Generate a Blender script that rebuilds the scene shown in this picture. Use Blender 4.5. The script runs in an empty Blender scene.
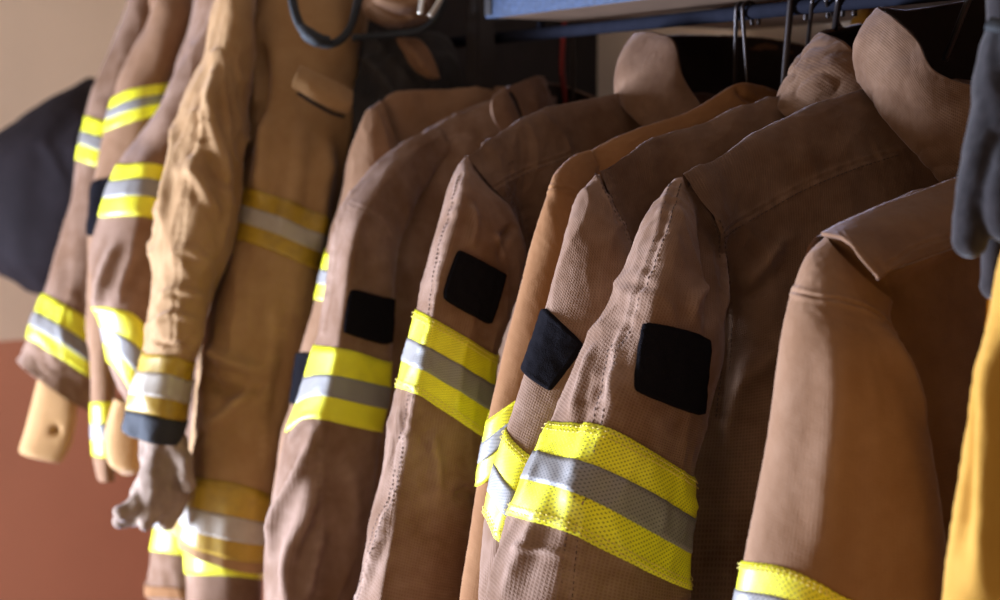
import bpy, bmesh, math, random
import numpy as np
from mathutils import Vector

# ------------------------------------------------------------------ camera, world, light
S = bpy.context.scene
C = S.collection
S.view_settings.view_transform = 'Standard'
S.view_settings.look = 'None'
S.view_settings.gamma = 1
S.view_settings.exposure = 0.0
FPX = 1500.0
PITCH = math.radians(6.24)
CAMZ = 1.6
cd = bpy.data.cameras.new('camera')
cam = bpy.data.objects.new('camera', cd)
C.objects.link(cam)
cam.location = (0, 0, CAMZ)
cam.rotation_euler = (math.radians(90) - PITCH, 0, 0)
cd.sensor_width = 36.0
cd.lens = FPX * 36.0 / 1000.0
cd.clip_start = 0.05
cd.dof.use_dof = True
cd.dof.focus_distance = 1.26
cd.dof.aperture_fstop = 4.6
S.camera = cam

w = bpy.data.worlds.new('room_ambient')
S.world = w
w.use_nodes = True
w.node_tree.nodes['Background'].inputs[0].default_value = (1.0, 0.76, 0.56, 1)
w.node_tree.nodes['Background'].inputs[1].default_value = 0.10

def area(name, loc, target, sx, sy, power, col):
    l = bpy.data.lights.new(name, 'AREA')
    l.shape = 'RECTANGLE'; l.size = sx; l.size_y = sy
    l.energy = power; l.color = col
    o = bpy.data.objects.new(name, l); C.objects.link(o)
    o.location = loc
    d = Vector(target) - Vector(loc)
    o.rotation_euler = d.to_track_quat('-Z', 'Y').to_euler()
    return o
# daylight from an open bay door to the left, a little ahead of the rack's near end
dl = area('bay_door_daylight', (-2.75, 1.84, 0.78), (0.0, 1.5, 0.98), 0.55, 1.1, 106, (0.58, 0.72, 1.0))
dl.data.spread = math.radians(85)
area('added_wall_fill', (-2.45, 1.6, 0.85), (-.2, 1.9, 1.1), 0.6, 1.0, 68, (0.78, 0.86, 1.0))  # added cool fill to brighten the end wall; no second window there
# warm bounce from the bay behind and left of the camera
area('bay_bounce_light', (-1.6, -1.0, 0.9), (0.0, 1.6, 1.3), 1.6, 1.2, 21, (1.0, 0.78, 0.58))

# ------------------------------------------------------------------ frames of reference
cp, sp = math.cos(PITCH), math.sin(PITCH)
RIGHT = np.array([1.0, 0, 0]); UP = np.array([0, sp, cp]); FWD = np.array([0, cp, -sp])
CAM = np.array([0, 0, CAMZ])
D = np.array([-0.539, 0.842, 0.0]); D /= np.linalg.norm(D)       # along the rail, away
N = np.array([D[1], -D[0], 0.0])                                 # towards the wall behind
RAIL0 = np.array([0.36, 1.36, 0.0])
def at(px, py, z):
    return CAM + z * ((px - 500) / FPX * RIGHT - (py - 300) / FPX * UP + FWD)
def proj(P):
    q = P - CAM
    z = q @ FWD
    return np.stack([500 + FPX * (q @ RIGHT) / z, 300 - FPX * (q @ UP) / z], -1), z
def rail(t, n, h):
    p = RAIL0 + D * t + N * n
    return np.array([p[0], p[1], h])

# ------------------------------------------------------------------ noise
_rng = np.random.RandomState(7)
_perm = np.concatenate([_rng.permutation(512)] * 3).astype(np.int32)
_grad = _rng.normal(size=(512, 3)); _grad /= np.linalg.norm(_grad, axis=1)[:, None]; _grad = _grad.astype(np.float32)
def perlin(P):
    P = np.asarray(P, np.float32)
    i = np.floor(P).astype(np.int32); f = P - i
    i = i & 511
    u = f * f * f * (f * (f * 6 - 15) + 10)
    r = 0
    for a in (0, 1):
        for b in (0, 1):
            for c in (0, 1):
                h = _perm[_perm[_perm[(i[..., 0] + a) & 511] + ((i[..., 1] + b) & 511)] + ((i[..., 2] + c) & 511)]
                g = _grad[h]
                d = g[..., 0] * (f[..., 0] - a) + g[..., 1] * (f[..., 1] - b) + g[..., 2] * (f[..., 2] - c)
                wt = (u[..., 0] if a else 1 - u[..., 0]) * (u[..., 1] if b else 1 - u[..., 1]) * (u[..., 2] if c else 1 - u[..., 2])
                r = r + wt * d
    return r

# ------------------------------------------------------------------ surfaces
def crw(x, n, closed):
    """Catmull-Rom weights matrix for parameters x in 0..1 over n control points"""
    x = np.atleast_1d(np.asarray(x, float))
    if closed:
        s = (x % 1.0) * n
    else:
        s = np.clip(x, 0, 1) * (n - 1)
        s = np.minimum(s, n - 1 - 1e-9)
    i = np.floor(s).astype(int); t = s - i
    w4 = np.stack([-.5*t+t*t-.5*t**3, 1-2.5*t*t+1.5*t**3, .5*t+2*t*t-1.5*t**3, -.5*t*t+.5*t**3], -1)
    M = np.zeros((len(x), n))
    ar = np.arange(len(x))
    for k in range(4):
        j = i + k - 1
        if closed:
            np.add.at(M, (ar, j % n), w4[:, k])
        else:
            lo = j < 0; hi = j > n - 1; ok = ~(lo | hi)
            np.add.at(M, (ar[ok], j[ok]), w4[ok, k])
            # linear extrapolated end points
            if lo.any():
                np.add.at(M, (ar[lo], np.full(lo.sum(), 0)), 2 * w4[lo, k]); np.add.at(M, (ar[lo], np.full(lo.sum(), min(1, n-1))), -w4[lo, k])
            if hi.any():
                np.add.at(M, (ar[hi], np.full(hi.sum(), n-1)), 2 * w4[hi, k]); np.add.at(M, (ar[hi], np.full(hi.sum(), max(n-2, 0))), -w4[hi, k])
    return M

class Surf:
    """smooth surface through a grid of control points K[v][u]; features raise folds and seams on it"""
    def __init__(self, K, closed, amp=0.004, fs=1.0, crease=0.0022, axis=(0, 0, 1), stretch=3.0, seed=0, fine=0.0006):
        self.K = np.asarray(K, float); self.closed = closed
        self.amp, self.fs, self.crease, self.seed, self.fine = amp * 1.35, fs, crease * 1.5, seed, fine
        a = np.array(axis, float); a /= np.linalg.norm(a)
        self.axis = a; self.stretch = stretch
        self.feats = []
        g = self.base(np.tile(np.linspace(0, 1, 17), 5), np.repeat(np.linspace(.1, .9, 5), 17)).reshape(5, 17, 3)
        self.lu = np.linalg.norm(np.diff(g, axis=1), axis=2).sum(1).mean()
        g = self.base(np.repeat(np.linspace(.0, 1, 4), 17), np.tile(np.linspace(0, 1, 17), 4)).reshape(4, 17, 3)
        self.lv = np.linalg.norm(np.diff(g, axis=1), axis=2).sum(1).mean()
        # orientation: +1 when the cross product of the tangents points at the viewer side of a front point
        self.sign = 1.0
        uu, vv = np.array([.25]), np.array([.5])
        nn = self.nrm(uu, vv)[0]; p = self.base(uu, vv)[0]
        if nn @ (CAM - p) < 0: self.sign = -1.0
    def base(self, u, v):
        Wu = crw(u, self.K.shape[1], self.closed); Wv = crw(v, self.K.shape[0], False)
        return np.einsum('pi,pj,ijk->pk', Wv, Wu, self.K, optimize=True)
    def nrm(self, u, v, e=2e-3):
        if self.closed:
            du = self.base(u + e, v) - self.base(u - e, v)
        else:
            du = self.base(np.clip(u + e, 0, 1), v) - self.base(np.clip(u - e, 0, 1), v)
        dv = self.base(u, np.clip(v + e, 0, 1)) - self.base(u, np.clip(v - e, 0, 1))
        n = np.cross(du, dv)
        return self.sign * n / (np.linalg.norm(n, axis=1)[:, None] + 1e-12)
    def disp(self, P):
        a = self.axis
        al = (P @ a)[:, None] * a
        q = (P - al) * 1.0 + al / self.stretch
        s = self.seed * 13.7
        d = perlin(q * 16 * self.fs + s) * self.amp * 1.6
        d += perlin(q * 37 * self.fs + s + 5) * self.amp * .5
        # sharp creases
        qq = P + .03 * np.stack([perlin(P * 9 + 3 + s), perlin(P * 9 + 31 + s), perlin(P * 9 + 57 + s)], -1)
        al = (qq @ a)[:, None] * a
        q = (qq - al) + al / (self.stretch * 1.2)
        r = 1 - np.abs(perlin(q * 20 * self.fs + 77 + s)) * 2.2
        m = np.clip(perlin(P * 6 + 19 + s) * 1.8 + .35, 0, 1)
        d += np.clip(r, 0, 1) ** 5 * self.crease * m
        r = 1 - np.abs(perlin(q * 46 * self.fs + 177 + s)) * 2.2
        d += np.clip(r, 0, 1) ** 4 * self.crease * .4 * m
        d += perlin(P * 190 + s) * self.fine
        wear = np.zeros(len(P))
        for f in self.feats:
            dist, arc, side = f['poly'](P)
            k = f['kind']
            if k == 'fold':
                wd = f['w']; fade = f.get('fade', None)
                e = np.clip(np.minimum(arc, f['len'] - arc) / max(1e-4, .3 * f['len']), 0, 1)
                e = np.minimum(1, e * 1.2 + .1)
                d += 1.35 * f['a'] * np.exp(-(dist / wd) ** 2) * e
                if f['a'] > 0: wear += .35 * np.exp(-(dist / (wd * .6)) ** 2) * e
            else:                                                   # a stitched seam
                wd = f['w']; a_ = f['a']
                ph = perlin(np.stack([arc * 110, dist * 6, arc * 0 + s], -1))
                ph2 = perlin(np.stack([arc * 230, dist * 9, arc * 0 + s + 9], -1))
                d += a_ * (.55 * np.exp(-((side * dist - wd) / (wd * .7)) ** 2) + .55 * np.exp(-((side * dist + wd) / (wd * .7)) ** 2) - .5 * np.exp(-(dist / (wd * .35)) ** 2))
                d += 1.5 * f['p'] * np.exp(-(dist / (wd * 3.2)) ** 2) * (.8 * ph + .3 * ph2)
                wear += np.exp(-((side * dist - wd * .8) / (wd * .8)) ** 2) * (.25 + .5 * ph2) + np.exp(-((side * dist + wd * .8) / (wd * .8)) ** 2) * (.2 + .6 * ph)
        return d, wear
    def pos(self, u, v, off=0.0):
        P = self.base(u, v); n = self.nrm(u, v)
        d, wear = self.disp(P)
        return P + n * (d[:, None] + off), wear
    # ---- find a place on the near face from its view
    def pick(self, pts):
        if not hasattr(self, '_g'):
            nu, nv = 141, 201
            ug = np.linspace(0, 1, nu); vg = np.linspace(0, 1, nv)
            U, V = np.meshgrid(ug, vg); U = U.ravel(); V = V.ravel()
            P = self.base(U, V); n = self.nrm(U, V)
            xy, z = proj(P)
            f = ((CAM - P) * n).sum(1) > 0
            self._g = (U[f], V[f], xy[f], z[f])
        U, V, xy, z = self._g
        out = []
        for p in pts:
            dd = np.hypot(xy[:, 0] - p[0], xy[:, 1] - p[1])
            k = np.argmin(dd + (z - z.min()) * 20)
            u, v = U[k], V[k]
            for _ in range(3):
                e = 1e-3
                ua = np.array([u, u + e, u]); va = np.array([v, v, min(v + e, 1)])
                if va[2] == v: va[2] = v - e
                X, _z = proj(self.base(ua, va))
                J = np.stack([(X[1] - X[0]) / e, (X[2] - X[0]) / (va[2] - v)], 1)
                try: st = np.linalg.solve(J, np.array(p) - X[0])
                except Exception: break
                st = np.clip(st, -.015, .015)
                u += st[0]; v = float(np.clip(v + st[1], 0, 1))
                if not self.closed: u = float(np.clip(u, 0, 1))
            # keep the refinement only when it helped
            X, _z = proj(self.base(np.array([u]), np.array([v])))
            if np.hypot(*(X[0] - np.array(p))) > dd[k] + 1: u, v = U[k], V[k]
            out.append((u, v))
        return np.array(out)
    def polyline(self, pts, n=28):
        uv = self.pick(smooth(pts, n))
        return uv, self.base(uv[:, 0], uv[:, 1])
    def seam(self, pts, a=.0012, w=.003, p=.0012):
        uv, Q = self.polyline(pts); self.feats.append(dict(kind='seam', poly=polydist(Q), a=a, w=w, p=p)); return uv
    def fold(self, pts, a=.006, w=.008):
        uv, Q = self.polyline(pts)
        self.feats.append(dict(kind='fold', poly=polydist(Q), a=a, w=w, len=np.linalg.norm(np.diff(Q, axis=0), axis=1).sum()))

def smooth(pts, n):
    pts = np.array(pts, float)
    if len(pts) < 3:
        t = np.linspace(0, 1, n)[:, None]
        return pts[0] * (1 - t) + pts[-1] * t
    return crw(np.linspace(0, 1, n), len(pts), False) @ pts

def polydist(Q):
    A = Q[:-1]; B = Q[1:]; AB = B - A; L = np.linalg.norm(AB, axis=1) + 1e-9
    cum = np.concatenate([[0], np.cumsum(L)])[:-1]
    ref = Q.mean(0); vd = (CAM - ref); vd /= np.linalg.norm(vd)
    def f(P):
        best = np.full(len(P), 1e9); arc = np.zeros(len(P)); side = np.ones(len(P))
        for a, ab, l, c in zip(A, AB, L, cum):
            t = np.clip(((P - a) @ ab) / (l * l), 0, 1)
            r = P - a - t[:, None] * ab
            dd = np.linalg.norm(r, axis=1)
            m = dd < best
            best[m] = dd[m]; arc[m] = (c + t * l)[m]
            sd = np.sign(np.cross(ab, r) @ vd); side[m] = sd[m]
        side[side == 0] = 1
        return best, arc, side
    return f

def tube(rows, nseg=16, flat=1.0, keel=None, kmix=.6):
    """rows: (Lx,Ly,Rx,Ry,z,half thickness[,zR]) -> control grid of a closed garment tube"""
    K = []
    for r in rows:
        zl = r[4]; zr = r[6] if len(r) > 6 else r[4]
        L = at(r[0], r[1], zl); R = at(r[2], r[3], zr)
        c = (L + R) / 2; e = (L - R) / 2
        view = CAM - c; view[2] = 0; view /= np.linalg.norm(view)
        a = np.arange(nseg) / nseg * 2 * math.pi
        ca = np.sign(np.cos(a)) * np.abs(np.cos(a)) ** flat
        sa = np.sign(np.sin(a)) * np.abs(np.sin(a)) ** flat
        if keel is not None:
            k = keel if not callable(keel) else keel(len(K) / (len(rows) - 1))
            x = np.cos(a)
            tent = np.where(x > k, (1 - x) / (1 - k), (x + 1) / (k + 1)) * 1.15
            sa = np.where(sa > 0, sa * (1 - kmix) + tent * kmix, sa)
        K.append(c + ca[:, None] * e + sa[:, None] * view * r[5])
    return np.array(K)

def drape(top, bottom, th0=.02, th1=.06, hs=(1, .75, .5, .3, .16, .07, .02), mids=()):
    """a garment body hung over its shoulder line; rows run from the far hem over the top to the near hem"""
    T = np.array([at(*p) for p in top]); B = np.array([at(*p) for p in bottom])
    rows = []
    def row(h, s):
        th = th0 * (1 - math.exp(-h / .012)) + th1 * (1 - math.exp(-h / .16))
        q = T * (1 - h) + B * h
        for (j, path) in mids:                                      # a column that follows its own outline: (h, x, y, z)
            hh = [m_[0] for m_ in path]
            q[j] = at(*[np.interp(h, hh, [m_[k] for m_ in path]) for k in (1, 2, 3)])
        f = np.ones(len(T))
        for (j, path) in mids: f[j] = .12; f[j + 1] = .8
        return q - s * D * (th * f[:, None])
    for h in hs: rows.append(row(h, -1))
    rows.append(T.copy())
    for h in hs[::-1]: rows.append(row(h, 1))
    return np.array(rows)

# ------------------------------------------------------------------ materials
def mat(name):
    m = bpy.data.materials.new(name); m.use_nodes = True
    nt = m.node_tree
    return m, nt, nt.nodes['Principled BSDF']
def nd(nt, t, **kw):
    n = nt.nodes.new(t)
    for k, v in kw.items():
        if k.startswith('i_'): n.inputs[k[2:].replace('_', ' ')].default_value = v
        else: setattr(n, k, v)
    return n
def lk(nt, a, b): nt.links.new(a, b)
def mth(nt, op, a, b=None, c=None):
    n = nt.nodes.new('ShaderNodeMath'); n.operation = op
    for i, x in enumerate((a, b, c)):
        if x is None: continue
        if isinstance(x, (int, float)): n.inputs[i].default_value = x
        else: nt.links.new(x, n.inputs[i])
    return n.outputs[0]

def fabric(name, col, worn, pitch=.0024, sheen=.22, weave=.5, rough=.85, grime=.5):
    m, nt, b = mat(name)
    uv = nd(nt, 'ShaderNodeUVMap'); uv.uv_map = 'UVMap'
    sx = nd(nt, 'ShaderNodeSeparateXYZ'); lk(nt, uv.outputs[0], sx.inputs[0])
    f = 2 * math.pi / pitch
    cx = mth(nt, 'SINE', mth(nt, 'MULTIPLY', sx.outputs[0], f))
    cy = mth(nt, 'SINE', mth(nt, 'MULTIPLY', sx.outputs[1], f))
    wv = mth(nt, 'MAXIMUM', cx, cy)
    tc = nd(nt, 'ShaderNodeTexCoord')
    n1 = nd(nt, 'ShaderNodeTexNoise', i_Scale=14.0, i_Detail=5.0, i_Roughness=.6); lk(nt, tc.outputs['Object'], n1.inputs['Vector'])
    n2 = nd(nt, 'ShaderNodeTexNoise', i_Scale=420.0, i_Detail=3.0); lk(nt, tc.outputs['Object'], n2.inputs['Vector'])
    n3 = nd(nt, 'ShaderNodeTexNoise', i_Scale=60.0, i_Detail=4.0); lk(nt, tc.outputs['Object'], n3.inputs['Vector'])
    at_ = nd(nt, 'ShaderNodeAttribute'); at_.attribute_name = 'wear'
    mp = nd(nt, 'ShaderNodeMapRange'); lk(nt, n1.outputs[0], mp.inputs[0])
    mp.inputs[1].default_value = .35; mp.inputs[2].default_value = .7
    fac = mth(nt, 'MULTIPLY', mp.outputs[0], grime)
    fac = mth(nt, 'ADD', fac, mth(nt, 'MULTIPLY', at_.outputs['Fac'], .75))
    fac = mth(nt, 'ADD', fac, mth(nt, 'MULTIPLY', mth(nt, 'SUBTRACT', n3.outputs[0], .5), .5))
    fac = mth(nt, 'ADD', fac, mth(nt, 'MULTIPLY', wv, .26 * weave))
    fac.node.use_clamp = True
    mx = nd(nt, 'ShaderNodeMix'); mx.data_type = 'RGBA'
    lk(nt, fac, mx.inputs['Factor']); mx.inputs[6].default_value = (*col, 1); mx.inputs[7].default_value = (*worn, 1)
    lk(nt, mx.outputs[2], b.inputs['Base Color'])
    b.inputs['Roughness'].default_value = rough
    b.inputs['Specular IOR Level'].default_value = .18
    b.inputs['Sheen Weight'].default_value = sheen
    b.inputs['Sheen Roughness'].default_value = .32
    b.inputs['Sheen Tint'].default_value = (.85, .80, .95, 1)
    h = mth(nt, 'ADD', mth(nt, 'MULTIPLY', wv, weave), mth(nt, 'MULTIPLY', n2.outputs[0], .8))
    bp = nd(nt, 'ShaderNodeBump', i_Strength=.55, i_Distance=.0005); lk(nt, h, bp.inputs['Height'])
    lk(nt, bp.outputs[0], b.inputs['Normal'])
    return m

def tape(name, col, dot, pitch=.0036, dots=True, rough=.5, metal=0.0, coat=.08, dirt=(.2, .13, .02), dirty=.25, bumpy=.4):
    m, nt, b = mat(name)
    uv = nd(nt, 'ShaderNodeUVMap'); uv.uv_map = 'UVMap'
    sx = nd(nt, 'ShaderNodeSeparateXYZ'); lk(nt, uv.outputs[0], sx.inputs[0])
    f = math.pi / pitch
    a = mth(nt, 'MULTIPLY', mth(nt, 'ADD', sx.outputs[0], sx.outputs[1]), f)
    c = mth(nt, 'MULTIPLY', mth(nt, 'SUBTRACT', sx.outputs[0], sx.outputs[1]), f)
    s = mth(nt, 'MULTIPLY', mth(nt, 'SINE', a), mth(nt, 'SINE', c)); s = mth(nt, 'ABSOLUTE', s)
    ct = mth(nt, 'GREATER_THAN', s, .70)
    tc = nd(nt, 'ShaderNodeTexCoord')
    n1 = nd(nt, 'ShaderNodeTexNoise', i_Scale=45.0, i_Detail=6.0, i_Roughness=.65); lk(nt, tc.outputs['Object'], n1.inputs['Vector'])
    mp = nd(nt, 'ShaderNodeMapRange'); lk(nt, n1.outputs[0], mp.inputs[0]); mp.inputs[1].default_value = .45; mp.inputs[2].default_value = .75
    mx = nd(nt, 'ShaderNodeMix'); mx.data_type = 'RGBA'
    lk(nt, mth(nt, 'MULTIPLY', mp.outputs[0], dirty), mx.inputs['Factor']); mx.inputs[6].default_value = (*col, 1); mx.inputs[7].default_value = (*dirt, 1)
    m2 = nd(nt, 'ShaderNodeMix'); m2.data_type = 'RGBA'
    lk(nt, mth(nt, 'MULTIPLY', ct, .75 if dots else 0), m2.inputs['Factor']); lk(nt, mx.outputs[2], m2.inputs[6]); m2.inputs[7].default_value = (*dot, 1)
    lk(nt, m2.outputs[2], b.inputs['Base Color'])
    b.inputs['Roughness'].default_value = rough; b.inputs['Metallic'].default_value = metal
    b.inputs['Specular IOR Level'].default_value = .5
    b.inputs['Coat Weight'].default_value = coat; b.inputs['Coat Roughness'].default_value = .3
    bp = nd(nt, 'ShaderNodeBump', i_Strength=bumpy, i_Distance=.0006)
    lk(nt, mth(nt, 'ADD', mth(nt, 'MULTIPLY', ct, -.8 if dots else 0), mth(nt, 'MULTIPLY', n1.outputs[0], 1.5)), bp.inputs['Height'])
    lk(nt, bp.outputs[0], b.inputs['Normal'])
    return m

def plain(name, col, rough=.6, metal=0.0, nscale=60, namp=.2, bump=.2, sheen=0, dist=.001, col2=None):
    m, nt, b = mat(name)
    tc = nd(nt, 'ShaderNodeTexCoord')
    n1 = nd(nt, 'ShaderNodeTexNoise', i_Scale=float(nscale), i_Detail=6.0); lk(nt, tc.outputs['Object'], n1.inputs['Vector'])
    mx = nd(nt, 'ShaderNodeMix'); mx.data_type = 'RGBA'; lk(nt, n1.outputs[0], mx.inputs['Factor'])
    c2 = col2 or tuple(min(1, c * (1 + namp * 2)) for c in col)
    mx.inputs[6].default_value = (*[c * (1 - namp) for c in col], 1); mx.inputs[7].default_value = (*c2, 1)
    lk(nt, mx.outputs[2], b.inputs['Base Color'])
    b.inputs['Roughness'].default_value = rough; b.inputs['Metallic'].default_value = metal
    b.inputs['Specular IOR Level'].default_value = .3 if rough < .9 else .025
    b.inputs['Sheen Weight'].default_value = sheen
    bp = nd(nt, 'ShaderNodeBump', i_Strength=bump, i_Distance=dist); lk(nt, n1.outputs[0], bp.inputs['Height']); lk(nt, bp.outputs[0], b.inputs['Normal'])
    return m

M = {}
M['brown'] = fabric('brown_turnout_fabric', (.092, .041, .018), (.23, .130, .078))
M['brown_mid'] = fabric('faded_brown_turnout_fabric', (.140, .066, .031), (.33, .205, .145))
M['brown_warm'] = fabric('warm_brown_turnout_fabric', (.130, .060, .028), (.24, .125, .066), weave=.25)
M['tan'] = fabric('tan_turnout_fabric', (.26, .135, .052), (.40, .235, .110), weave=.2)
M['orange_tan'] = fabric('orange_tan_fabric', (.20, .082, .026), (.29, .14, .055), weave=.15, grime=.3)
M['rose_brown'] = fabric('rose_brown_fabric', (.190, .092, .043), (.30, .170, .100), weave=.15, grime=.35)
M['mustard'] = fabric('mustard_yellow_fabric', (.42, .20, .025), (.52, .28, .05), weave=.2, grime=.4)
M['charcoal'] = fabric('charcoal_fabric', (.022, .017, .015), (.05, .042, .038), weave=.3, sheen=.04)
M['navy'] = fabric('navy_fabric', (.016, .011, .013), (.026, .018, .022), weave=.2, grime=.5, sheen=.02)
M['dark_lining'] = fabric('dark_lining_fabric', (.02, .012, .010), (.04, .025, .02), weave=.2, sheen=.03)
M['cream'] = fabric('cream_knit_fabric', (.42, .22, .085), (.52, .31, .14), weave=.8, grime=.3)
M['glove_hide'] = fabric('pale_glove_hide', (.20, .13, .09), (.38, .27, .19), weave=.1, grime=.7)
M['yellow'] = tape('lime_yellow_tape', (.82, .74, .012), (.16, .14, .005))
M['silver'] = tape('silver_grey_tape', (.235, .205, .185), (.05, .045, .04), rough=.55, metal=.1, coat=.04, dirt=(.2, .16, .13))
M['old_yellow'] = tape('grimy_yellow_tape', (.38, .22, .010), (.3, .2, .01), dots=False, dirty=.8, dirt=(.20, .11, .015))
M['old_silver'] = tape('grimy_grey_tape', (.36, .29, .22), (.3, .2, .1), dots=False, dirty=.6, dirt=(.26, .19, .13))
M['velcro'] = plain('black_hook_and_loop_pile', (.006, .005, .006), rough=.95, nscale=900, namp=.4, bump=.9)
M['black_cuff'] = plain('black_leather_cuff', (.02, .018, .020), rough=.8, nscale=120, bump=.4)
M['thread_dark'] = plain('dark_brown_thread', (.06, .03, .02), rough=.8)
M['thread_yellow'] = plain('yellow_thread', (.60, .45, .10), rough=.7)
M['thread_tan'] = plain('tan_thread', (.36, .22, .14), rough=.7)
M['glove_grey'] = plain('grey_suede_leather', (.017, .013, .013), rough=.9, nscale=120, namp=.6, bump=.5, sheen=.22)
M['metal_blue'] = plain('blue_grey_painted_steel', (.012, .020, .045), rough=.55, metal=.0, nscale=160, namp=.7, bump=.4, dist=.002)
M['shelf_under'] = plain('brown_shelf_board', (.13, .075, .045), rough=.6, nscale=20)
M['steel_black'] = plain('black_painted_steel', (.008, .008, .012), rough=.9, metal=.0, nscale=80)
M['steel_dark'] = plain('dark_locker_steel', (.016, .011, .010), rough=.75, metal=.0, nscale=40)
M['red'] = plain('red_cord', (.13, .008, .006), rough=.5)
M['strap'] = plain('black_webbing', (.012, .011, .011), rough=.7, nscale=300)
M['wire'] = plain('dark_wire', (.03, .022, .02), rough=.35, metal=.6)
M['buckle'] = plain('pale_buckle_metal', (.55, .48, .40), rough=.3, metal=.5)
M['floor'] = plain('grey_concrete', (.22, .20, .18), rough=.5, nscale=5)
M['ceiling'] = plain('off_white_ceiling', (.45, .40, .34), rough=.9, nscale=30)
def wallmat():
    m, nt, b = mat('two_tone_painted_wall')
    g = nd(nt, 'ShaderNodeNewGeometry'); s = nd(nt, 'ShaderNodeSeparateXYZ'); lk(nt, g.outputs['Position'], s.inputs[0])
    tc = nd(nt, 'ShaderNodeTexCoord')
    n1 = nd(nt, 'ShaderNodeTexNoise', i_Scale=3.0, i_Detail=4.0); lk(nt, tc.outputs['Object'], n1.inputs['Vector'])
    st = mth(nt, 'GREATER_THAN', s.outputs[2], DADO)
    mx = nd(nt, 'ShaderNodeMix'); mx.data_type = 'RGBA'; lk(nt, st, mx.inputs['Factor'])
    mx.inputs[6].default_value = (.52, .205, .115, 1); mx.inputs[7].default_value = (.76, .58, .43, 1)
    m2 = nd(nt, 'ShaderNodeMix'); m2.data_type = 'RGBA'; m2.blend_type = 'MULTIPLY'; m2.inputs['Factor'].default_value = .25
    lk(nt, mx.outputs[2], m2.inputs[6]); lk(nt, n1.outputs[0], m2.inputs[7])
    lk(nt, m2.outputs[2], b.inputs['Base Color']); b.inputs['Roughness'].default_value = .7
    n2 = nd(nt, 'ShaderNodeTexNoise', i_Scale=200.0, i_Detail=3.0); lk(nt, tc.outputs['Object'], n2.inputs['Vector'])
    bp = nd(nt, 'ShaderNodeBump', i_Strength=.3, i_Distance=.001); lk(nt, n2.outputs[0], bp.inputs['Height']); lk(nt, bp.outputs[0], b.inputs['Normal'])
    return m
DADO = float(at(10, 351, 3.2)[2])
M['wall'] = wallmat()

# ------------------------------------------------------------------ mesh builders
def mesh(name, V, F, m, uv=None, wear=None, smoothf=True):
    me = bpy.data.meshes.new(name)
    V = np.asarray(V, np.float32)
    if isinstance(F, np.ndarray) and F.ndim == 2 and F.shape[1] == 4:
        me.vertices.add(len(V)); me.vertices.foreach_set('co', V.ravel())
        me.loops.add(F.size); me.loops.foreach_set('vertex_index', F.ravel().astype(np.int32))
        me.polygons.add(len(F)); me.polygons.foreach_set('loop_start', np.arange(0, F.size, 4, dtype=np.int32))
        me.update(calc_edges=True)
    else:
        me.from_pydata([tuple(v) for v in V.tolist()], [], [tuple(f) for f in F])
    if smoothf: me.polygons.foreach_set('use_smooth', [True] * len(me.polygons))
    if uv is not None:
        l = me.uv_layers.new(name='UVMap')
        li = np.zeros(len(me.loops), np.int32); me.loops.foreach_get('vertex_index', li)
        l.data.foreach_set('uv', np.asarray(uv, np.float32)[li].ravel())
    a = me.attributes.new('wear', 'FLOAT', 'POINT')
    if wear is not None: a.data.foreach_set('value', np.asarray(wear, np.float32))
    me.materials.append(m)
    return me

def gridfaces(nv, nu, flip=False):
    i = np.arange(nv - 1)[:, None] * nu + np.arange(nu - 1)[None, :]
    F = np.stack([i, i + 1, i + nu + 1, i + nu], -1).reshape(-1, 4)
    return F[:, ::-1].copy() if flip else F

class Thing:
    def __init__(self, name, label, cat, group=None):
        self.name, self.label, self.cat, self.group = name, label, cat, group
        self.parts = []      # (object, parent index or None, mods)
    def part(self, name, me, parent=None, label=None, kind=None, solid=None, sub=0, noshade=False):
        o = bpy.data.objects.new(name, me)
        C.objects.link(o)
        if label: o['label'] = label
        if kind: o['kind'] = kind
        if solid:
            s = o.modifiers.new('thickness', 'SOLIDIFY'); s.thickness = solid; s.offset = 0
        if sub:
            s = o.modifiers.new('smooth', 'SUBSURF'); s.levels = sub; s.render_levels = sub
        self.parts.append((o, parent))
        return o
    def done(self):
        mn = np.full(3, 1e9); mxx = np.full(3, -1e9)
        for o, _ in self.parts:
            n = len(o.data.vertices); co = np.zeros(n * 3, np.float32); o.data.vertices.foreach_get('co', co); co = co.reshape(-1, 3)
            mn = np.minimum(mn, co.min(0)); mxx = np.maximum(mxx, co.max(0))
        loc = np.array([(mn[0] + mxx[0]) / 2, (mn[1] + mxx[1]) / 2, mn[2]])
        for o, _ in self.parts:
            n = len(o.data.vertices); co = np.zeros(n * 3, np.float32); o.data.vertices.foreach_get('co', co)
            co = (co.reshape(-1, 3) - loc).astype(np.float32); o.data.vertices.foreach_set('co', co.ravel()); o.data.update()
        if len(self.parts) == 1 :
            r = self.parts[0][0]; r.name = self.name; r.location = loc
        else:
            r = bpy.data.objects.new(self.name, None); r.empty_display_size = .05; C.objects.link(r); r.location = loc
            for o, p in self.parts: o.parent = p if p is not None else r
        r['label'] = self.label; r['category'] = self.cat
        if self.group: r['group'] = self.group
        return r

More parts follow.
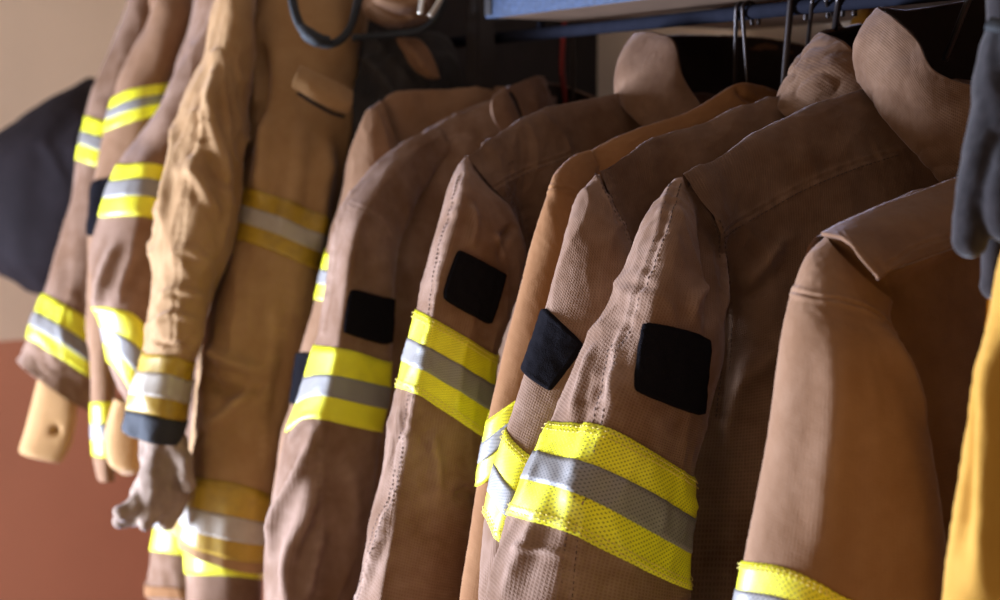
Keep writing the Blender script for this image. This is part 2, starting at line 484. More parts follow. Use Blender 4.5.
def grid_pos(s, ug, vg, off):
    Wu = crw(ug, s.K.shape[1], s.closed); Wv = crw(vg, s.K.shape[0], False)
    G = np.einsum('vi,ijk->vjk', Wv, s.K); G = np.einsum('uj,vjk->vuk', Wu, G)
    if s.closed:
        Gp = np.concatenate([G[:, -2:-1], G, G[:, 1:2]], 1)
        du = (Gp[:, 2:] - Gp[:, :-2])
    else: du = np.gradient(G, axis=1)
    dv = np.gradient(G, axis=0)
    n = np.cross(du, dv); n *= s.sign / (np.linalg.norm(n, axis=2)[..., None] + 1e-12)
    P = G.reshape(-1, 3); d, wear = s.disp(P)
    return P + n.reshape(-1, 3) * (d[:, None] + off), wear
def surf_mesh(s, m, res=.0028, off=0.0, maxn=330):
    nu = int(min(maxn, max(24, s.lu / res))); nv = int(min(maxn, max(24, s.lv / res)))
    ug = np.linspace(0, 1, nu + 1); vg = np.linspace(0, 1, nv + 1)
    U, Vv = np.meshgrid(ug, vg)
    P, wear = grid_pos(s, ug, vg, off)
    F = gridfaces(nv + 1, nu + 1, s.sign < 0)
    uv = np.stack([U.ravel() * s.lu, Vv.ravel() * s.lv], -1)
    return mesh('cloth', P, F, m, uv, wear)

def strip_mesh(s, vt, vb, m, off=.0016, f0=0.0, f1=1.0, u0=0.0, u1=1.0, rows=8, res=.003, bound=None, wave=0.0):
    """a band of tape lying on surface s between v=vt(u) and v=vb(u); edges folded down onto the cloth"""
    nu = int(max(12, s.lu * (u1 - u0) / res))
    ug = np.linspace(u0, u1, nu + 1)
    ts = np.linspace(f0, f1, rows + 1)
    U = []; V = []; O = []; T = []
    for k, t in enumerate([ts[0]] + list(ts) + [ts[-1]]):
        U.append(ug); V.append(vt(ug) * (1 - t) + vb(ug) * t)
        edge = k == 0 or k == rows + 2
        O.append(np.full(nu + 1, -.0012 if edge else off)); T.append(np.full(nu + 1, t))
    U = np.array(U).ravel(); V = np.array(V).ravel(); O = np.array(O).ravel(); T = np.array(T).ravel()
    P = s.base(U, V); n = s.nrm(U, V); d, wear = s.disp(P)
    hgt = s.lv * np.mean(np.abs(vb(ug) - vt(ug)))
    Q = P + n * (d + O + wave * np.abs(perlin(P * 70)))[:, None]
    F = gridfaces(rows + 3, nu + 1, s.sign < 0)
    uv = np.stack([U * s.lu, T * hgt], -1)
    return mesh('tape', Q, F, m, uv, wear * 0)

def edgefn(s, pts):
    if isinstance(pts, float): return lambda x: np.asarray(x) * 0 + pts
    uv = s.pick(smooth(pts, 16))
    u = uv[:, 0] % 1.0 if s.closed else uv[:, 0]; v = uv[:, 1]
    k = np.argsort(u); u = u[k]; v = v[k]
    if s.closed:
        return lambda x: np.interp(np.asarray(x) % 1.0, u, v, period=1.0)
    return lambda x: np.interp(x, u, v)

def band(th, s, top, bot, y='yellow', g='silver', split=(.35, .66), name='reflective_band', u0=0., u1=1., stitch=None, label=None, off=.0016, dark=None):
    vt, vb = edgefn(s, top), edgefn(s, bot)
    if not s.closed:
        ua = s.pick([top[0], top[-1]])[:, 0]
        if u1 == 1. and u0 == 0.: u0, u1 = max(0, ua.min()), min(1, ua.max())
    o = th.part(name, strip_mesh(s, vt, vb, M[y], off, rows=12, u0=u0, u1=u1), label=label)
    th.part('silver_stripe', strip_mesh(s, vt, vb, M[g], off + .0008, split[0], split[1], rows=6, u0=u0, u1=u1), parent=o, label='grey reflective middle stripe')
    if stitch:
        for t in (.035, .085, .915, .965):
            th.part('stitching', stitch_mesh_fn(s, lambda u, t=t: vt(u) * (1 - t) + vb(u) * t, M[stitch], off + .0012, u0, u1), parent=o, kind='stuff')
    return vt, vb

def boxes(C0, Tn, Nn, L, W, H):
    B = np.cross(Tn, Nn)
    V = []; F = []
    sg = np.array([(-1, -1, 0), (1, -1, 0), (1, 1, 0), (-1, 1, 0), (-.8, -.6, 1), (.8, -.6, 1), (.8, .6, 1), (-.8, .6, 1)])
    n = len(C0)
    P = C0[:, None] + sg[None, :, 0, None] * Tn[:, None] * L / 2 + sg[None, :, 1, None] * B[:, None] * W / 2 + sg[None, :, 2, None] * Nn[:, None] * H
    fs = np.array([(0, 1, 5, 4), (1, 2, 6, 5), (2, 3, 7, 6), (3, 0, 4, 7), (4, 5, 6, 7)])
    F = (np.arange(n)[:, None, None] * 8 + fs[None]).reshape(-1, 4)
    return P.reshape(-1, 3), F

def stitch_uv(s, uv, m, off=.0006, pitch=.0042, L=.0027, W=.0009, H=.0006, sideways=0.0):
    P = s.base(uv[:, 0], uv[:, 1])
    d = np.concatenate([[0], np.cumsum(np.linalg.norm(np.diff(P, axis=0), axis=1))])
    n = max(2, int(d[-1] / pitch))
    x = (np.arange(n) + .5) * pitch
    x = x[x < d[-1]]
    u = np.interp(x, d, uv[:, 0]); v = np.interp(x, d, uv[:, 1])
    u2 = np.interp(x + .001, d, uv[:, 0]); v2 = np.interp(x + .001, d, uv[:, 1])
    A, _ = s.pos(u, v, off); nn = s.nrm(u, v)
    T = s.base(u2, v2) - s.base(u, v); T /= np.linalg.norm(T, axis=1)[:, None] + 1e-9
    A = A + np.cross(T, nn) * sideways
    V, F = boxes(A, T, nn, L, W, H)
    return mesh('stitching', V, F, m, smoothf=False)
def stitch_mesh_fn(s, fn, m, off, u0, u1):
    u = np.linspace(u0 + .001, u1 - .001, 200)
    return stitch_uv(s, np.stack([u, fn(u)], -1), m, off)

def quadpatch(s, corners, m, off=.0028, n=26, round_=.12):
    """a padded rectangle of cloth lying on s; corners in order along its outline"""
    c = s.pick(corners)
    if s.closed:
        c[:, 0] = c[0, 0] + ((c[:, 0] - c[0, 0] + .5) % 1.0 - .5)
    V = []; g = np.linspace(-1, 1, n)
    A, B = np.meshgrid(g, g)
    # squircle: pull corners in a little
    k = 1 - round_ * (np.abs(A) * np.abs(B)) ** 6 * .6
    A2 = (A * k + 1) / 2; B2 = (B * k + 1) / 2
    uv = (1 - B2)[..., None] * ((1 - A2)[..., None] * c[0] + A2[..., None] * c[1]) + B2[..., None] * ((1 - A2)[..., None] * c[3] + A2[..., None] * c[2])
    uv = uv.reshape(-1, 2)
    e = np.maximum(np.abs(A), np.abs(B)).ravel()
    o = np.where(e > .999, -.001, off * (1 + .25 * np.clip((e - .85) / .1, 0, 1)))
    P = s.base(uv[:, 0], uv[:, 1]); nn = s.nrm(uv[:, 0], uv[:, 1]); d, _ = s.disp(P)
    P = P + nn * (d + o + perlin(P * 120) * .0012)[:, None]
    F = gridfaces(n, n)
    X, _z = proj(P); f = F[len(F) // 2]; q = P[f]
    if np.cross(q[1] - q[0], q[2] - q[0]) @ (CAM - q[0]) < 0: F = F[:, ::-1].copy()
    return mesh('patch', P, F, m, np.stack([A2.ravel() * .05, B2.ravel() * .05], -1))

def wire_mesh(pts, r, m, n=10, seg=60, closed=False, flat=1.0, flatdir=None):
    P = smooth3(pts, seg)
    T = np.gradient(P, axis=0); T /= np.linalg.norm(T, axis=1)[:, None] + 1e-9
    ref = np.array(flatdir if flatdir is not None else (0.3, 0.5, .81), float)
    A = np.cross(T, ref); A /= np.linalg.norm(A, axis=1)[:, None] + 1e-9; B = np.cross(T, A)
    r = np.broadcast_to(np.interp(np.linspace(0, 1, seg), np.linspace(0, 1, len(np.atleast_1d(r))), np.atleast_1d(r)), (seg,))
    a = np.arange(n) / n * 2 * math.pi
    V = (P[:, None] + r[:, None, None] * (np.cos(a)[None, :, None] * A[:, None] + flat * np.sin(a)[None, :, None] * B[:, None])).reshape(-1, 3)
    F = []
    for i in range(seg - 1):
        for j in range(n): F.append((i * n + j, i * n + (j + 1) % n, (i + 1) * n + (j + 1) % n, (i + 1) * n + j))
    F.append(tuple(range(n))[::-1]); F.append(tuple((seg - 1) * n + j for j in range(n)))
    return mesh('wire', V, F, m)
def smooth3(pts, n):
    pts = np.array(pts, float)
    return crw(np.linspace(0, 1, n), len(pts), False) @ pts

def box_mesh(cn, ax, m, bev=.0):
    """box from a corner point and three edge vectors"""
    cn = np.array(cn, float); a, b, c = [np.array(x, float) for x in ax]
    bm = bmesh.new()
    vs = [bm.verts.new(cn + i * a + j * b + k * c) for i in (0, 1) for j in (0, 1) for k in (0, 1)]
    for f in ((0, 1, 3, 2), (4, 6, 7, 5), (0, 4, 5, 1), (2, 3, 7, 6), (0, 2, 6, 4), (1, 5, 7, 3)):
        bm.faces.new([vs[i] for i in f])
    bmesh.ops.recalc_face_normals(bm, faces=bm.faces)
    if bev: bmesh.ops.bevel(bm, geom=bm.edges[:], offset=bev, segments=2, affect='EDGES')
    me = bpy.data.meshes.new('box'); bm.to_mesh(me); bm.free(); me.materials.append(m)
    return me
def struct(name, me):
    o = bpy.data.objects.new(name, me); C.objects.link(o); o['kind'] = 'structure'; return o

# ------------------------------------------------------------------ the room
Z = np.array([0, 0, 1.0])
corner = rail(2.45, .36, 0)                                     # where end wall meets back wall
struct('wall_back', box_mesh(corner - D * 5.5, (D * 5.6, N * .1, Z * 2.7), M['wall']))
struct('wall_left', box_mesh(corner + N * .1, (D * .1, -N * 3.3, Z * 2.7), M['wall']))
fl = corner + D * .1 + N * .1
struct('floor', box_mesh(fl - D * 5.6 - Z * .05, (D * 5.6, -N * 4.4, Z * .05), M['floor']))
struct('ceiling', box_mesh(fl - D * 5.6 + Z * 2.7, (D * 5.6, -N * 4.4, Z * .05), M['ceiling']))

SH = 1.742
# shelf over the rail
th = Thing('coat_shelf', 'blue-grey steel edged shelf above the rail of brown jackets', 'shelf')
p = rail(.60, -.05, SH)
th.part('shelf_board', box_mesh(p - D * 1.7 + N * .004 , (D * 1.7, N * .395, Z * .018), M['shelf_under']))
th.part('front_lip', box_mesh(p - D * 1.7 - N * .002, (D * 1.72, N * .005, Z * .06), M['metal_blue'], .001), label='blue-grey steel lip along the shelf front')
th.part('end_bracket', box_mesh(p - N * .004 + D * .0, (D * .022, N * .03, Z * .055), M['steel_dark'], .004), label='dark rounded bracket at the shelf end')
th.done()
th = Thing('locker_divider', 'dark steel upright and partition between the brown and tan coats', 'locker')
q = rail(.69, -.02, 0.0)
th.part('upright_post', box_mesh(q - N * .0 , (D * .03, N * .028, Z * 2.1), M['steel_dark'], .003))
th.part('side_panel', box_mesh(rail(.95, -.09, 0.0), (D * .012, N * .45, Z * 2.3), M['steel_dark']))
th.done()
th = Thing('clothes_rail', 'black round clothes rail the brown jackets hang from', 'rail')
RA = rail(-.9, .03, 1.727); RB = rail(.944, .03, 1.727)
th.part('rail_bar', wire_mesh([RA, (RA + RB) / 2, RB], .0075, M['steel_black'], 12, 12))
for t in (-.3, .62):
    c = rail(t, .03, 1.727)
    th.part('rail_bracket', wire_mesh([c, c + Z * .007, c + Z * .015], .005, M['steel_black'], 8, 6))
th.done()
# high bar that carries the coats in the left bay, above the picture
th = Thing('clothes_rail', 'dark rail above the left bay carrying the tan coats', 'rail')
a_ = at(420, -90, 1.95); b_ = at(60, -90, 2.75)
th.part('rail_bar', wire_mesh([a_, (a_ + b_) / 2, b_], .008, M['steel_black'], 12, 12))
th.done()

# ------------------------------------------------------------------ jackets
BJ = 'brown and tan jackets hanging on the rail'

def stitched_seam(th, s, pts, a=.0012, w=.003, p=.0012, thread='thread_dark', rows=(-.0035, .0035), parent=None):
    uv = s.seam(pts, a, w, p)
    def go():
        for r in rows:
            me = stitch_uv(s, uv, M[thread], off=.0012, sideways=r, pitch=.0046)
            if len(me.polygons) > 40: th.part('stitching', me, parent=parent, kind='stuff')
    return go

# ---------- the large brown jacket in front (J1)
th = Thing('turnout_jacket', 'large dark brown jacket in sharp focus with broad yellow sleeve band', 'jacket', None)
body = Surf(drape(
    [(683, 175, 1.222), (745, 141, 1.275), (800, 114, 1.30), (850, 92, 1.32), (890, 82, 1.335), (950, 78, 1.36), (1010, 90, 1.40), (1080, 110, 1.43)],
    [(655, 870, 1.30), (715, 870, 1.31), (780, 870, 1.33), (840, 870, 1.345), (900, 870, 1.36), (960, 870, 1.38), (1030, 870, 1.40), (1110, 870, 1.43)],
    .016, .034, hs=(1, .75, .5, .35, .24, .16, .11, .07, .04, .015), mids=[(0, [(0, 683, 175, 1.222), (.04, 694, 196, 1.225), (.07, 712, 226, 1.23), (.13, 720, 262, 1.245), (.18, 722, 300, 1.262), (.26, 706, 350, 1.275), (.4, 670, 450, 1.285), (1, 625, 870, 1.30)])]), False, amp=.0040, crease=.0026, seed=1, stretch=2.2)
st = []
st.append(stitched_seam(th, body, [(722, 232), (760, 210), (800, 187), (850, 166), (900, 150)], .0012, .003, .001, rows=(.004,)))
st.append(stitched_seam(th, body, [(712, 222), (722, 262), (728, 310), (727, 360), (720, 420)], .0013, .004, .0016))
body.fold([(745, 285), (765, 262), (785, 235)], .004, .006)
body.fold([(738, 300), (760, 290), (790, 262)], -.003, .006)
body.fold([(735, 390), (765, 360), (800, 330)], .005, .009)
body.fold([(725, 450), (735, 400), (752, 350)], .005, .007)
body.fold([(880, 90), (905, 128), (940, 175)], .003, .006)
bo = th.part('jacket_body', surf_mesh(body, M['brown'], .0026))
# yoke panel: a second layer over the shoulder
yk = [(701, 168), (716, 226), (800, 189), (905, 149)]
for f in st: f()
sl = Surf(tube([
    (685, 177, 714, 232, 1.236, .008, 1.245),
    (674, 183, 720, 268, 1.230, .024, 1.24),
    (657, 203, 724, 312, 1.222, .042, 1.23),
    (636, 243, 724, 358, 1.215, .050),
    (612, 303, 714, 395, 1.210, .052),
    (583, 363, 704, 435, 1.205, .052),
    (553, 424, 697, 478, 1.200, .050),
    (528, 470, 693, 540, 1.195, .050),
    (508, 530, 690, 600, 1.190, .050),
    (487, 600, 684, 672, 1.185, .050),
    (470, 690, 672, 750, 1.185, .049),
    (458, 790, 655, 840, 1.185, .046)], 28, keel=.38), True, amp=.0035, crease=.0030, seed=2, axis=(.2, 0, 1), stretch=2.6)
seam1 = stitched_seam(th, sl, [(676, 184), (660, 245), (640, 300), (622, 350), (606, 400), (592, 450), (580, 500), (571, 545), (566, 600), (560, 690)], .0022, .0050, .0022, rows=(-.0045, .0045))
sl.fold([(690, 185), (712, 212), (722, 262), (720, 330)], .005, .005)
sl.fold([(700, 210), (708, 260), (708, 310), (700, 340)], -.006, .008)
sl.fold([(600, 345), (585, 385), (570, 425)], .005, .006)
sl.fold([(625, 330), (617, 370), (612, 410)], .005, .005)
sl.fold([(610, 380), (590, 410), (575, 440)], -.003, .005)
sl.fold([(560, 470), (545, 520), (520, 560), (505, 600)], .004, .009)
sl.fold([(688, 322), (692, 300), (707, 285)], .004, .005)
sl.fold([(600, 500), (612, 540), (640, 575)], .003, .007)
sl.fold([(515, 548), (545, 552), (572, 556)], .003, .003)
slo = th.part('sleeve', surf_mesh(sl, M['brown_mid'], .0024))
seam1()
band(th, sl, [(552, 424), (585, 424), (610, 428), (640, 445), (668, 462), (697, 480)],
     [(513, 517), (545, 525), (570, 533), (600, 549), (645, 571), (689, 590)], stitch='thread_yellow')
# hook and loop patch
th.part('fastener_patch', quadpatch(sl, [(642, 321), (706, 336), (703, 417), (630, 391)], M['velcro'], .0035), label='square black fuzzy patch on the sleeve')
# collar
def collar(th, cols, m, seed, th_=.004, folds=(), bulge=.012, liner=None, res=.0024, seams=()):
    """cols: (top px,py,z, bottom px,py,z) going round the neck"""
    K = []
    for h in (0, .12, .3, .5, .7, .88, 1):
        row = []
        for c in cols:
            a = at(*c[:3]); b = at(*c[3:6])
            out = np.array([0, 0, 0.])
            mid = np.mean([at(*q[:3]) for q in cols], 0)
            o = (a + b) / 2 - mid; o[2] = 0; o /= np.linalg.norm(o) + 1e-9
            row.append(a * (1 - h) + b * h + o * bulge * math.sin(math.pi * (h * .9 + .1)))
        K.append(row)
    s = Surf(K, False, amp=.0035, crease=.0028, seed=seed, stretch=1.5, axis=(1, 0, 0))
    for f in seams: s.seam(f, .0024, .0030, .0010)
    for f, a, w_ in folds: s.fold(f, a, w_)
    th.part('collar', surf_mesh(s, m, res), solid=th_)
    cen = K_c = np.mean([at(*q[:3]) for q in cols], 0)
    K2 = np.array(K); 
    for i in range(K2.shape[0]):
        for j in range(K2.shape[1]):
            o = cen - K2[i, j]; o[2] = 0; o /= np.linalg.norm(o) + 1e-9
            K2[i, j] = K2[i, j] + o * .0055 - Z * .0015 * (i == 0)
    s2 = Surf(K2, False, amp=.002, crease=.0012, seed=seed, stretch=1.5, axis=(1, 0, 0)); s2.sign = s.sign
    th.part('collar_lining', surf_mesh(s2, M['dark_lining'], res * 2), solid=.002, label='near-black lining inside the collar')
    return s
collar(th, [
    (1075, 40, 1.42, 1075, 130, 1.42), (1010, -4, 1.435, 1010, 120, 1.43), (955, 3, 1.43, 955, 115, 1.42), (910, 10, 1.40, 905, 110, 1.39),
    (884, 8, 1.345, 861, 80, 1.345), (897, 18, 1.305, 874, 104, 1.290), (919, 40, 1.272, 900, 134, 1.258),
    (937, 73, 1.245, 932, 172, 1.235), (985, 88, 1.228, 975, 215, 1.225), (1050, 105, 1.225, 1045, 250, 1.22)], M['brown'], 3,
    seams=[[(868, 52), (890, 66), (915, 84), (940, 100), (975, 118)], [(866, 48), (892, 60), (918, 77), (945, 92), (980, 108)]],
    folds=[([(872, 100), (900, 130), (945, 165)], .006, .005), ([(870, 60), (900, 95), (960, 130)], .005, .012), ([(885, 66), (920, 100), (990, 132)], -.009, .007), ([(868, 36), (888, 34), (912, 48)], -.006, .005), ([(880, 20), (900, 30), (915, 44)], .005, .005), ([(905, 135), (930, 150), (980, 160)], .004, .006)])
th.done()

# ---------- tan-brown jacket nearest on the right (J0)
th = Thing('turnout_jacket', 'plain warm brown jacket nearest on the right with folded shoulder flap', 'jacket')
body = Surf(drape(
    [(822, 240, 1.085), (852, 222, 1.095), (900, 199, 1.12), (960, 180, 1.15), (1030, 166, 1.18), (1110, 160, 1.22)],
    [(850, 880, 1.12), (890, 880, 1.13), (950, 880, 1.15), (1020, 880, 1.17), (1100, 880, 1.20), (1190, 880, 1.24)],
    .012, .03), False, amp=.003, crease=.0012, seed=4)
body.seam([(850, 225), (862, 250), (876, 274), (890, 292)], .0016, .003, .0008)
body.fold([(828, 236), (850, 252), (872, 272)], .005, .004)
body.fold([(876, 280), (915, 262), (950, 240), (1000, 222)], .005, .006)
th.part('jacket_body', surf_mesh(body, M['brown_warm'], .0028))
# folded shoulder flap
K = []
for r in ([(822, 236, 1.082), (850, 221, 1.09), (900, 198, 1.115), (960, 178, 1.145), (1030, 164, 1.17)],
          [(846, 243, 1.050), (865, 232, 1.062), (910, 216, 1.085), (965, 200, 1.115), (1030, 186, 1.14)],
          [(862, 262, 1.035), (880, 250, 1.045), (920, 238, 1.07), (970, 222, 1.10), (1030, 208, 1.125)],
          [(878, 280, 1.030), (897, 268, 1.040), (930, 256, 1.062), (975, 240, 1.09), (1030, 226, 1.115)]):
    K.append([at(*q) for q in r])
fl_ = Surf(K, False, amp=.0015, crease=.001, seed=5)
fl_.seam([(842, 236), (857, 258), (870, 276)], .001, .002, .0006)
fl_.seam([(885, 268), (920, 246), (970, 232)], .001, .002, .0006)
th.part('shoulder_flap', surf_mesh(fl_, M['brown_warm'], .0024), solid=.003)
sl = Surf(tube([
    (826, 236, 892, 300, 1.085, .028),
    (808, 256, 888, 318, 1.080, .036),
    (797, 280, 895, 338, 1.078, .042),
    (787, 310, 908, 362, 1.075, .046),
    (779, 365, 924, 420, 1.072, .048),
    (769, 430, 937, 482, 1.070, .049),
    (757, 495, 945, 545, 1.068, .049),
    (744, 562, 948, 610, 1.066, .049),
    (732, 640, 948, 690, 1.066, .049),
    (722, 760, 940, 810, 1.066, .046)]), True, amp=.0030, crease=.0010, seed=6, stretch=3.5)
sl.seam([(788, 290), (815, 297), (845, 302), (868, 310), (886, 326), (900, 350)], .0020, .0026, .0008)
sl.fold([(836, 320), (836, 400), (828, 480), (820, 570)], .005, .012)
sl.fold([(870, 320), (905, 370), (925, 430)], .004, .010)
th.part('sleeve', surf_mesh(sl, M['rose_brown'], .0028))
band(th, sl, [(744, 562), (775, 565), (800, 573), (825, 586), (850, 600), (948, 640)],
     [(730, 650), (765, 655), (800, 662), (845, 685), (948, 730)], stitch='thread_yellow')
th.done()

# ---------- brown jacket second behind (J2)
th = Thing('turnout_jacket', 'brown jacket with angled black patch, tucked right behind the sharp front one', 'jacket')
body = Surf(drape(
    [(600, 172, 1.330), (650, 142, 1.375), (690, 126, 1.39), (740, 109, 1.41), (790, 96, 1.43), (850, 92, 1.46), (930, 100, 1.50)],
    [(600, 880, 1.40), (650, 880, 1.42), (700, 880, 1.43), (750, 880, 1.45), (800, 880, 1.47), (860, 880, 1.50), (940, 880, 1.54)],
    .012, .022, hs=(1, .75, .5, .35, .24, .16, .11, .07, .04, .015), mids=[(0, [(0, 600, 172, 1.33), (.04, 609, 196, 1.33), (.08, 624, 228, 1.335), (.13, 634, 256, 1.345), (.24, 650, 320, 1.36), (1, 650, 870, 1.40)])]), False, amp=.003, crease=.0016, seed=8)
body.seam([(603, 172), (612, 195), (622, 220), (634, 245)], .0016, .003, .001)
th.part('jacket_body', surf_mesh(body, M['brown'], .003))
sl = Surf(tube([
    (601, 173, 620, 216, 1.343, .006),
    (593, 178, 636, 252, 1.337, .018),
    (575, 208, 652, 305, 1.328, .031),
    (560, 262, 655, 370, 1.320, .036),
    (543, 318, 645, 410, 1.315, .036),
    (525, 370, 630, 440, 1.310, .036),
    (507, 428, 615, 475, 1.305, .036),
    (492, 478, 605, 530, 1.300, .036),
    (484, 515, 600, 570, 1.300, .036),
    (480, 570, 595, 620, 1.300, .036),
    (478, 680, 590, 720, 1.300, .036),
    (470, 800, 580, 840, 1.300, .034)]), True, amp=.0028, crease=.002, seed=9, axis=(.2, 0, 1))
sm = stitched_seam(th, sl, [(598, 172), (607, 196), (620, 222), (632, 250)], .0015, .003, .0012, rows=(-.003, .003))
sl.fold([(520, 480), (505, 520), (492, 560)], .003, .007)
th.part('sleeve', surf_mesh(sl, M['brown_mid'], .0026))
sm()
band(th, sl, [(507, 428), (515, 442), (537, 460), (575, 478), (615, 490)], [(484, 514), (495, 532), (508, 545), (550, 570), (600, 590)], stitch='thread_yellow')
th.part('fastener_patch', quadpatch(sl, [(541, 304), (587, 345), (551, 394), (519, 372)], M['velcro'], .0035), label='tilted black fuzzy patch on the sleeve')
collar(th, [
    (960, 30, 1.55, 960, 110, 1.55), (900, 22, 1.54, 900, 110, 1.54), (868, 22, 1.51, 860, 110, 1.50), (832, 33, 1.455, 795, 95, 1.455),
    (826, 34, 1.43, 777, 104, 1.425), (850, 45, 1.395, 800, 125, 1.39), (880, 70, 1.375, 850, 150, 1.37)], M['brown'], 10,
    folds=[([(800, 65), (797, 90), (802, 110)], .004, .004), ([(830, 36), (826, 70), (832, 110)], .006, .006), ([(842, 50), (845, 80), (850, 110)], -.006, .006)])
th.done()

# ---------- orange-tan jacket (J3)
th = Thing('turnout_jacket', 'slim orange-tan jacket showing one smooth sleeve between two brown jackets', 'jacket')
body = Surf(drape(
    [(562, 176, 1.445), (590, 152, 1.455), (630, 130, 1.465), (690, 110, 1.49), (735, 84, 1.51), (760, 86, 1.53), (800, 100, 1.56)],
    [(520, 880, 1.46), (560, 880, 1.47), (600, 880, 1.49), (660, 880, 1.51), (700, 880, 1.53), (740, 880, 1.55), (790, 880, 1.58)],
    .010, .016), False, amp=.002, crease=.001, seed=11)
body.fold([(735, 86), (745, 96), (760, 104)], -.004, .004)
th.part('jacket_body', surf_mesh(body, M['orange_tan'], .003))
sl = Surf(tube([
    (590, 150, 600, 168, 1.450, .004),
    (570, 158, 592, 192, 1.435, .012),
    (554, 173, 592, 226, 1.422, .020),
    (547, 190, 590, 250, 1.417, .025),
    (540, 210, 588, 270, 1.412, .028),
    (529, 250, 582, 310, 1.408, .028),
    (516, 310, 575, 360, 1.402, .028),
    (502, 365, 565, 410, 1.400, .028),
    (488, 420, 555, 445, 1.396, .028),
    (477, 485, 545, 500, 1.394, .028),
    (466, 550, 540, 570, 1.392, .028),
    (455, 620, 535, 640, 1.390, .028),
    (445, 780, 530, 800, 1.390, .026)]), True, amp=.0020, crease=.0008, seed=12)
sl.seam([(545, 188), (560, 187), (576, 191), (590, 200)], .0018, .0025, .0005)
th.part('sleeve', surf_mesh(sl, M['orange_tan'], .0028))
band(th, sl, [(488, 422), (497, 416), (512, 404), (530, 392), (555, 380)], [(477, 487), (487, 482), (497, 474), (520, 462), (545, 452)])
th.done()

# ---------- brown jacket with wavy patch (J4)
th = Thing('turnout_jacket', 'brown jacket with raised collar, curled black patch and folded sleeve seam', 'jacket')
body = Surf(drape(
    [(468, 157, 1.510), (510, 126, 1.56), (545, 107, 1.58), (585, 97, 1.605), (630, 92, 1.63), (690, 92, 1.66), (780, 100, 1.71)],
    [(470, 880, 1.59), (505, 880, 1.60), (545, 880, 1.62), (590, 880, 1.64), (640, 880, 1.66), (700, 880, 1.69), (790, 880, 1.74)],
    .014, .026, hs=(1, .75, .5, .35, .24, .16, .11, .07, .04, .015), mids=[(0, [(0, 468, 157, 1.51), (.022, 479, 172, 1.508), (.05, 492, 188, 1.508), (.09, 512, 212, 1.53), (.18, 524, 270, 1.55), (1, 500, 870, 1.59)])]), False, amp=.003, crease=.002, seed=14)
ss = [stitched_seam(th, body, [(494, 188), (515, 175), (540, 165), (575, 152)], .0014, .003, .001, rows=(.003,)),
      stitched_seam(th, body, [(505, 190), (520, 215), (525, 250), (520, 290)], .0014, .003, .0014, rows=(-.003, .003))]
th.part('jacket_body', surf_mesh(body, M['brown'], .003))
for f in ss: f()
sl = Surf(tube([
    (469, 158, 493, 190, 1.528, .006),
    (460, 165, 512, 212, 1.520, .024),
    (448, 187, 524, 246, 1.515, .042),
    (437, 220, 520, 280, 1.510, .048),
    (424, 262, 511, 315, 1.505, .048),
    (415, 310, 498, 356, 1.500, .047),
    (406, 350, 494, 398, 1.497, .047),
    (397, 388, 488, 440, 1.494, .047),
    (388, 440, 480, 490, 1.490, .047),
    (375, 505, 472, 545, 1.487, .047),
    (362, 575, 460, 605, 1.485, .047),
    (345, 680, 450, 700, 1.485, .046),
    (335, 800, 440, 815, 1.485, .043)], 28, keel=.68), True, amp=.0035, crease=.0028, seed=15, axis=(.15, 0, 1))
sm = stitched_seam(th, sl, [(462, 175), (450, 215), (440, 255), (431, 300), (424, 345), (414, 390), (404, 430), (396, 480), (383, 530), (368, 570), (352, 620)], .0020, .0042, .0018, rows=(-.004, .004))
sm2 = stitched_seam(th, sl, [(469, 160), (480, 174), (492, 188)], .0012, .003, .0008, rows=(0,))
sl.fold([(470, 200), (474, 225), (468, 250)], .005, .005)
sl.fold([(503, 265), (505, 240), (515, 225)], -.005, .005)
sl.fold([(495, 232), (503, 245), (506, 262)], .004, .004)
sl.fold([(408, 400), (396, 440), (390, 470)], -.006, .006)
sl.fold([(392, 495), (380, 540), (363, 590)], .006, .005)
sl.fold([(430, 430), (436, 465), (437, 500)], .004, .006)
sl.fold([(478, 500), (465, 490), (450, 500)], -.003, .006)
th.part('sleeve', surf_mesh(sl, M['brown_mid'], .0026))
sm(); sm2()
band(th, sl, [(415, 310), (432, 318), (455, 331), (478, 345), (498, 357)], [(397, 388), (415, 393), (440, 409), (465, 426), (488, 441)], stitch='thread_yellow')
th.part('fastener_patch', quadpatch(sl, [(457, 248), (508, 273), (492, 327), (441, 299)], M['velcro'], .004), label='black patch with a curled edge')
collar(th, [
    (860, 60, 1.76, 850, 120, 1.76), (800, 44, 1.765, 800, 110, 1.765), (755, 37, 1.755, 755, 110, 1.75), (700, 35, 1.725, 700, 110, 1.72), (662, 36, 1.685, 655, 105, 1.68),
    (640, 36, 1.645, 618, 92, 1.64), (658, 34, 1.618, 628, 112, 1.60), (676, 42, 1.594, 645, 130, 1.58), (684, 76, 1.572, 665, 150, 1.565), (706, 112, 1.56, 700, 165, 1.555)], M['brown'], 16,
    folds=[([(650, 60), (655, 80), (668, 100)], .004, .004), ([(622, 75), (628, 90), (640, 108)], .003, .005)])
th.done()

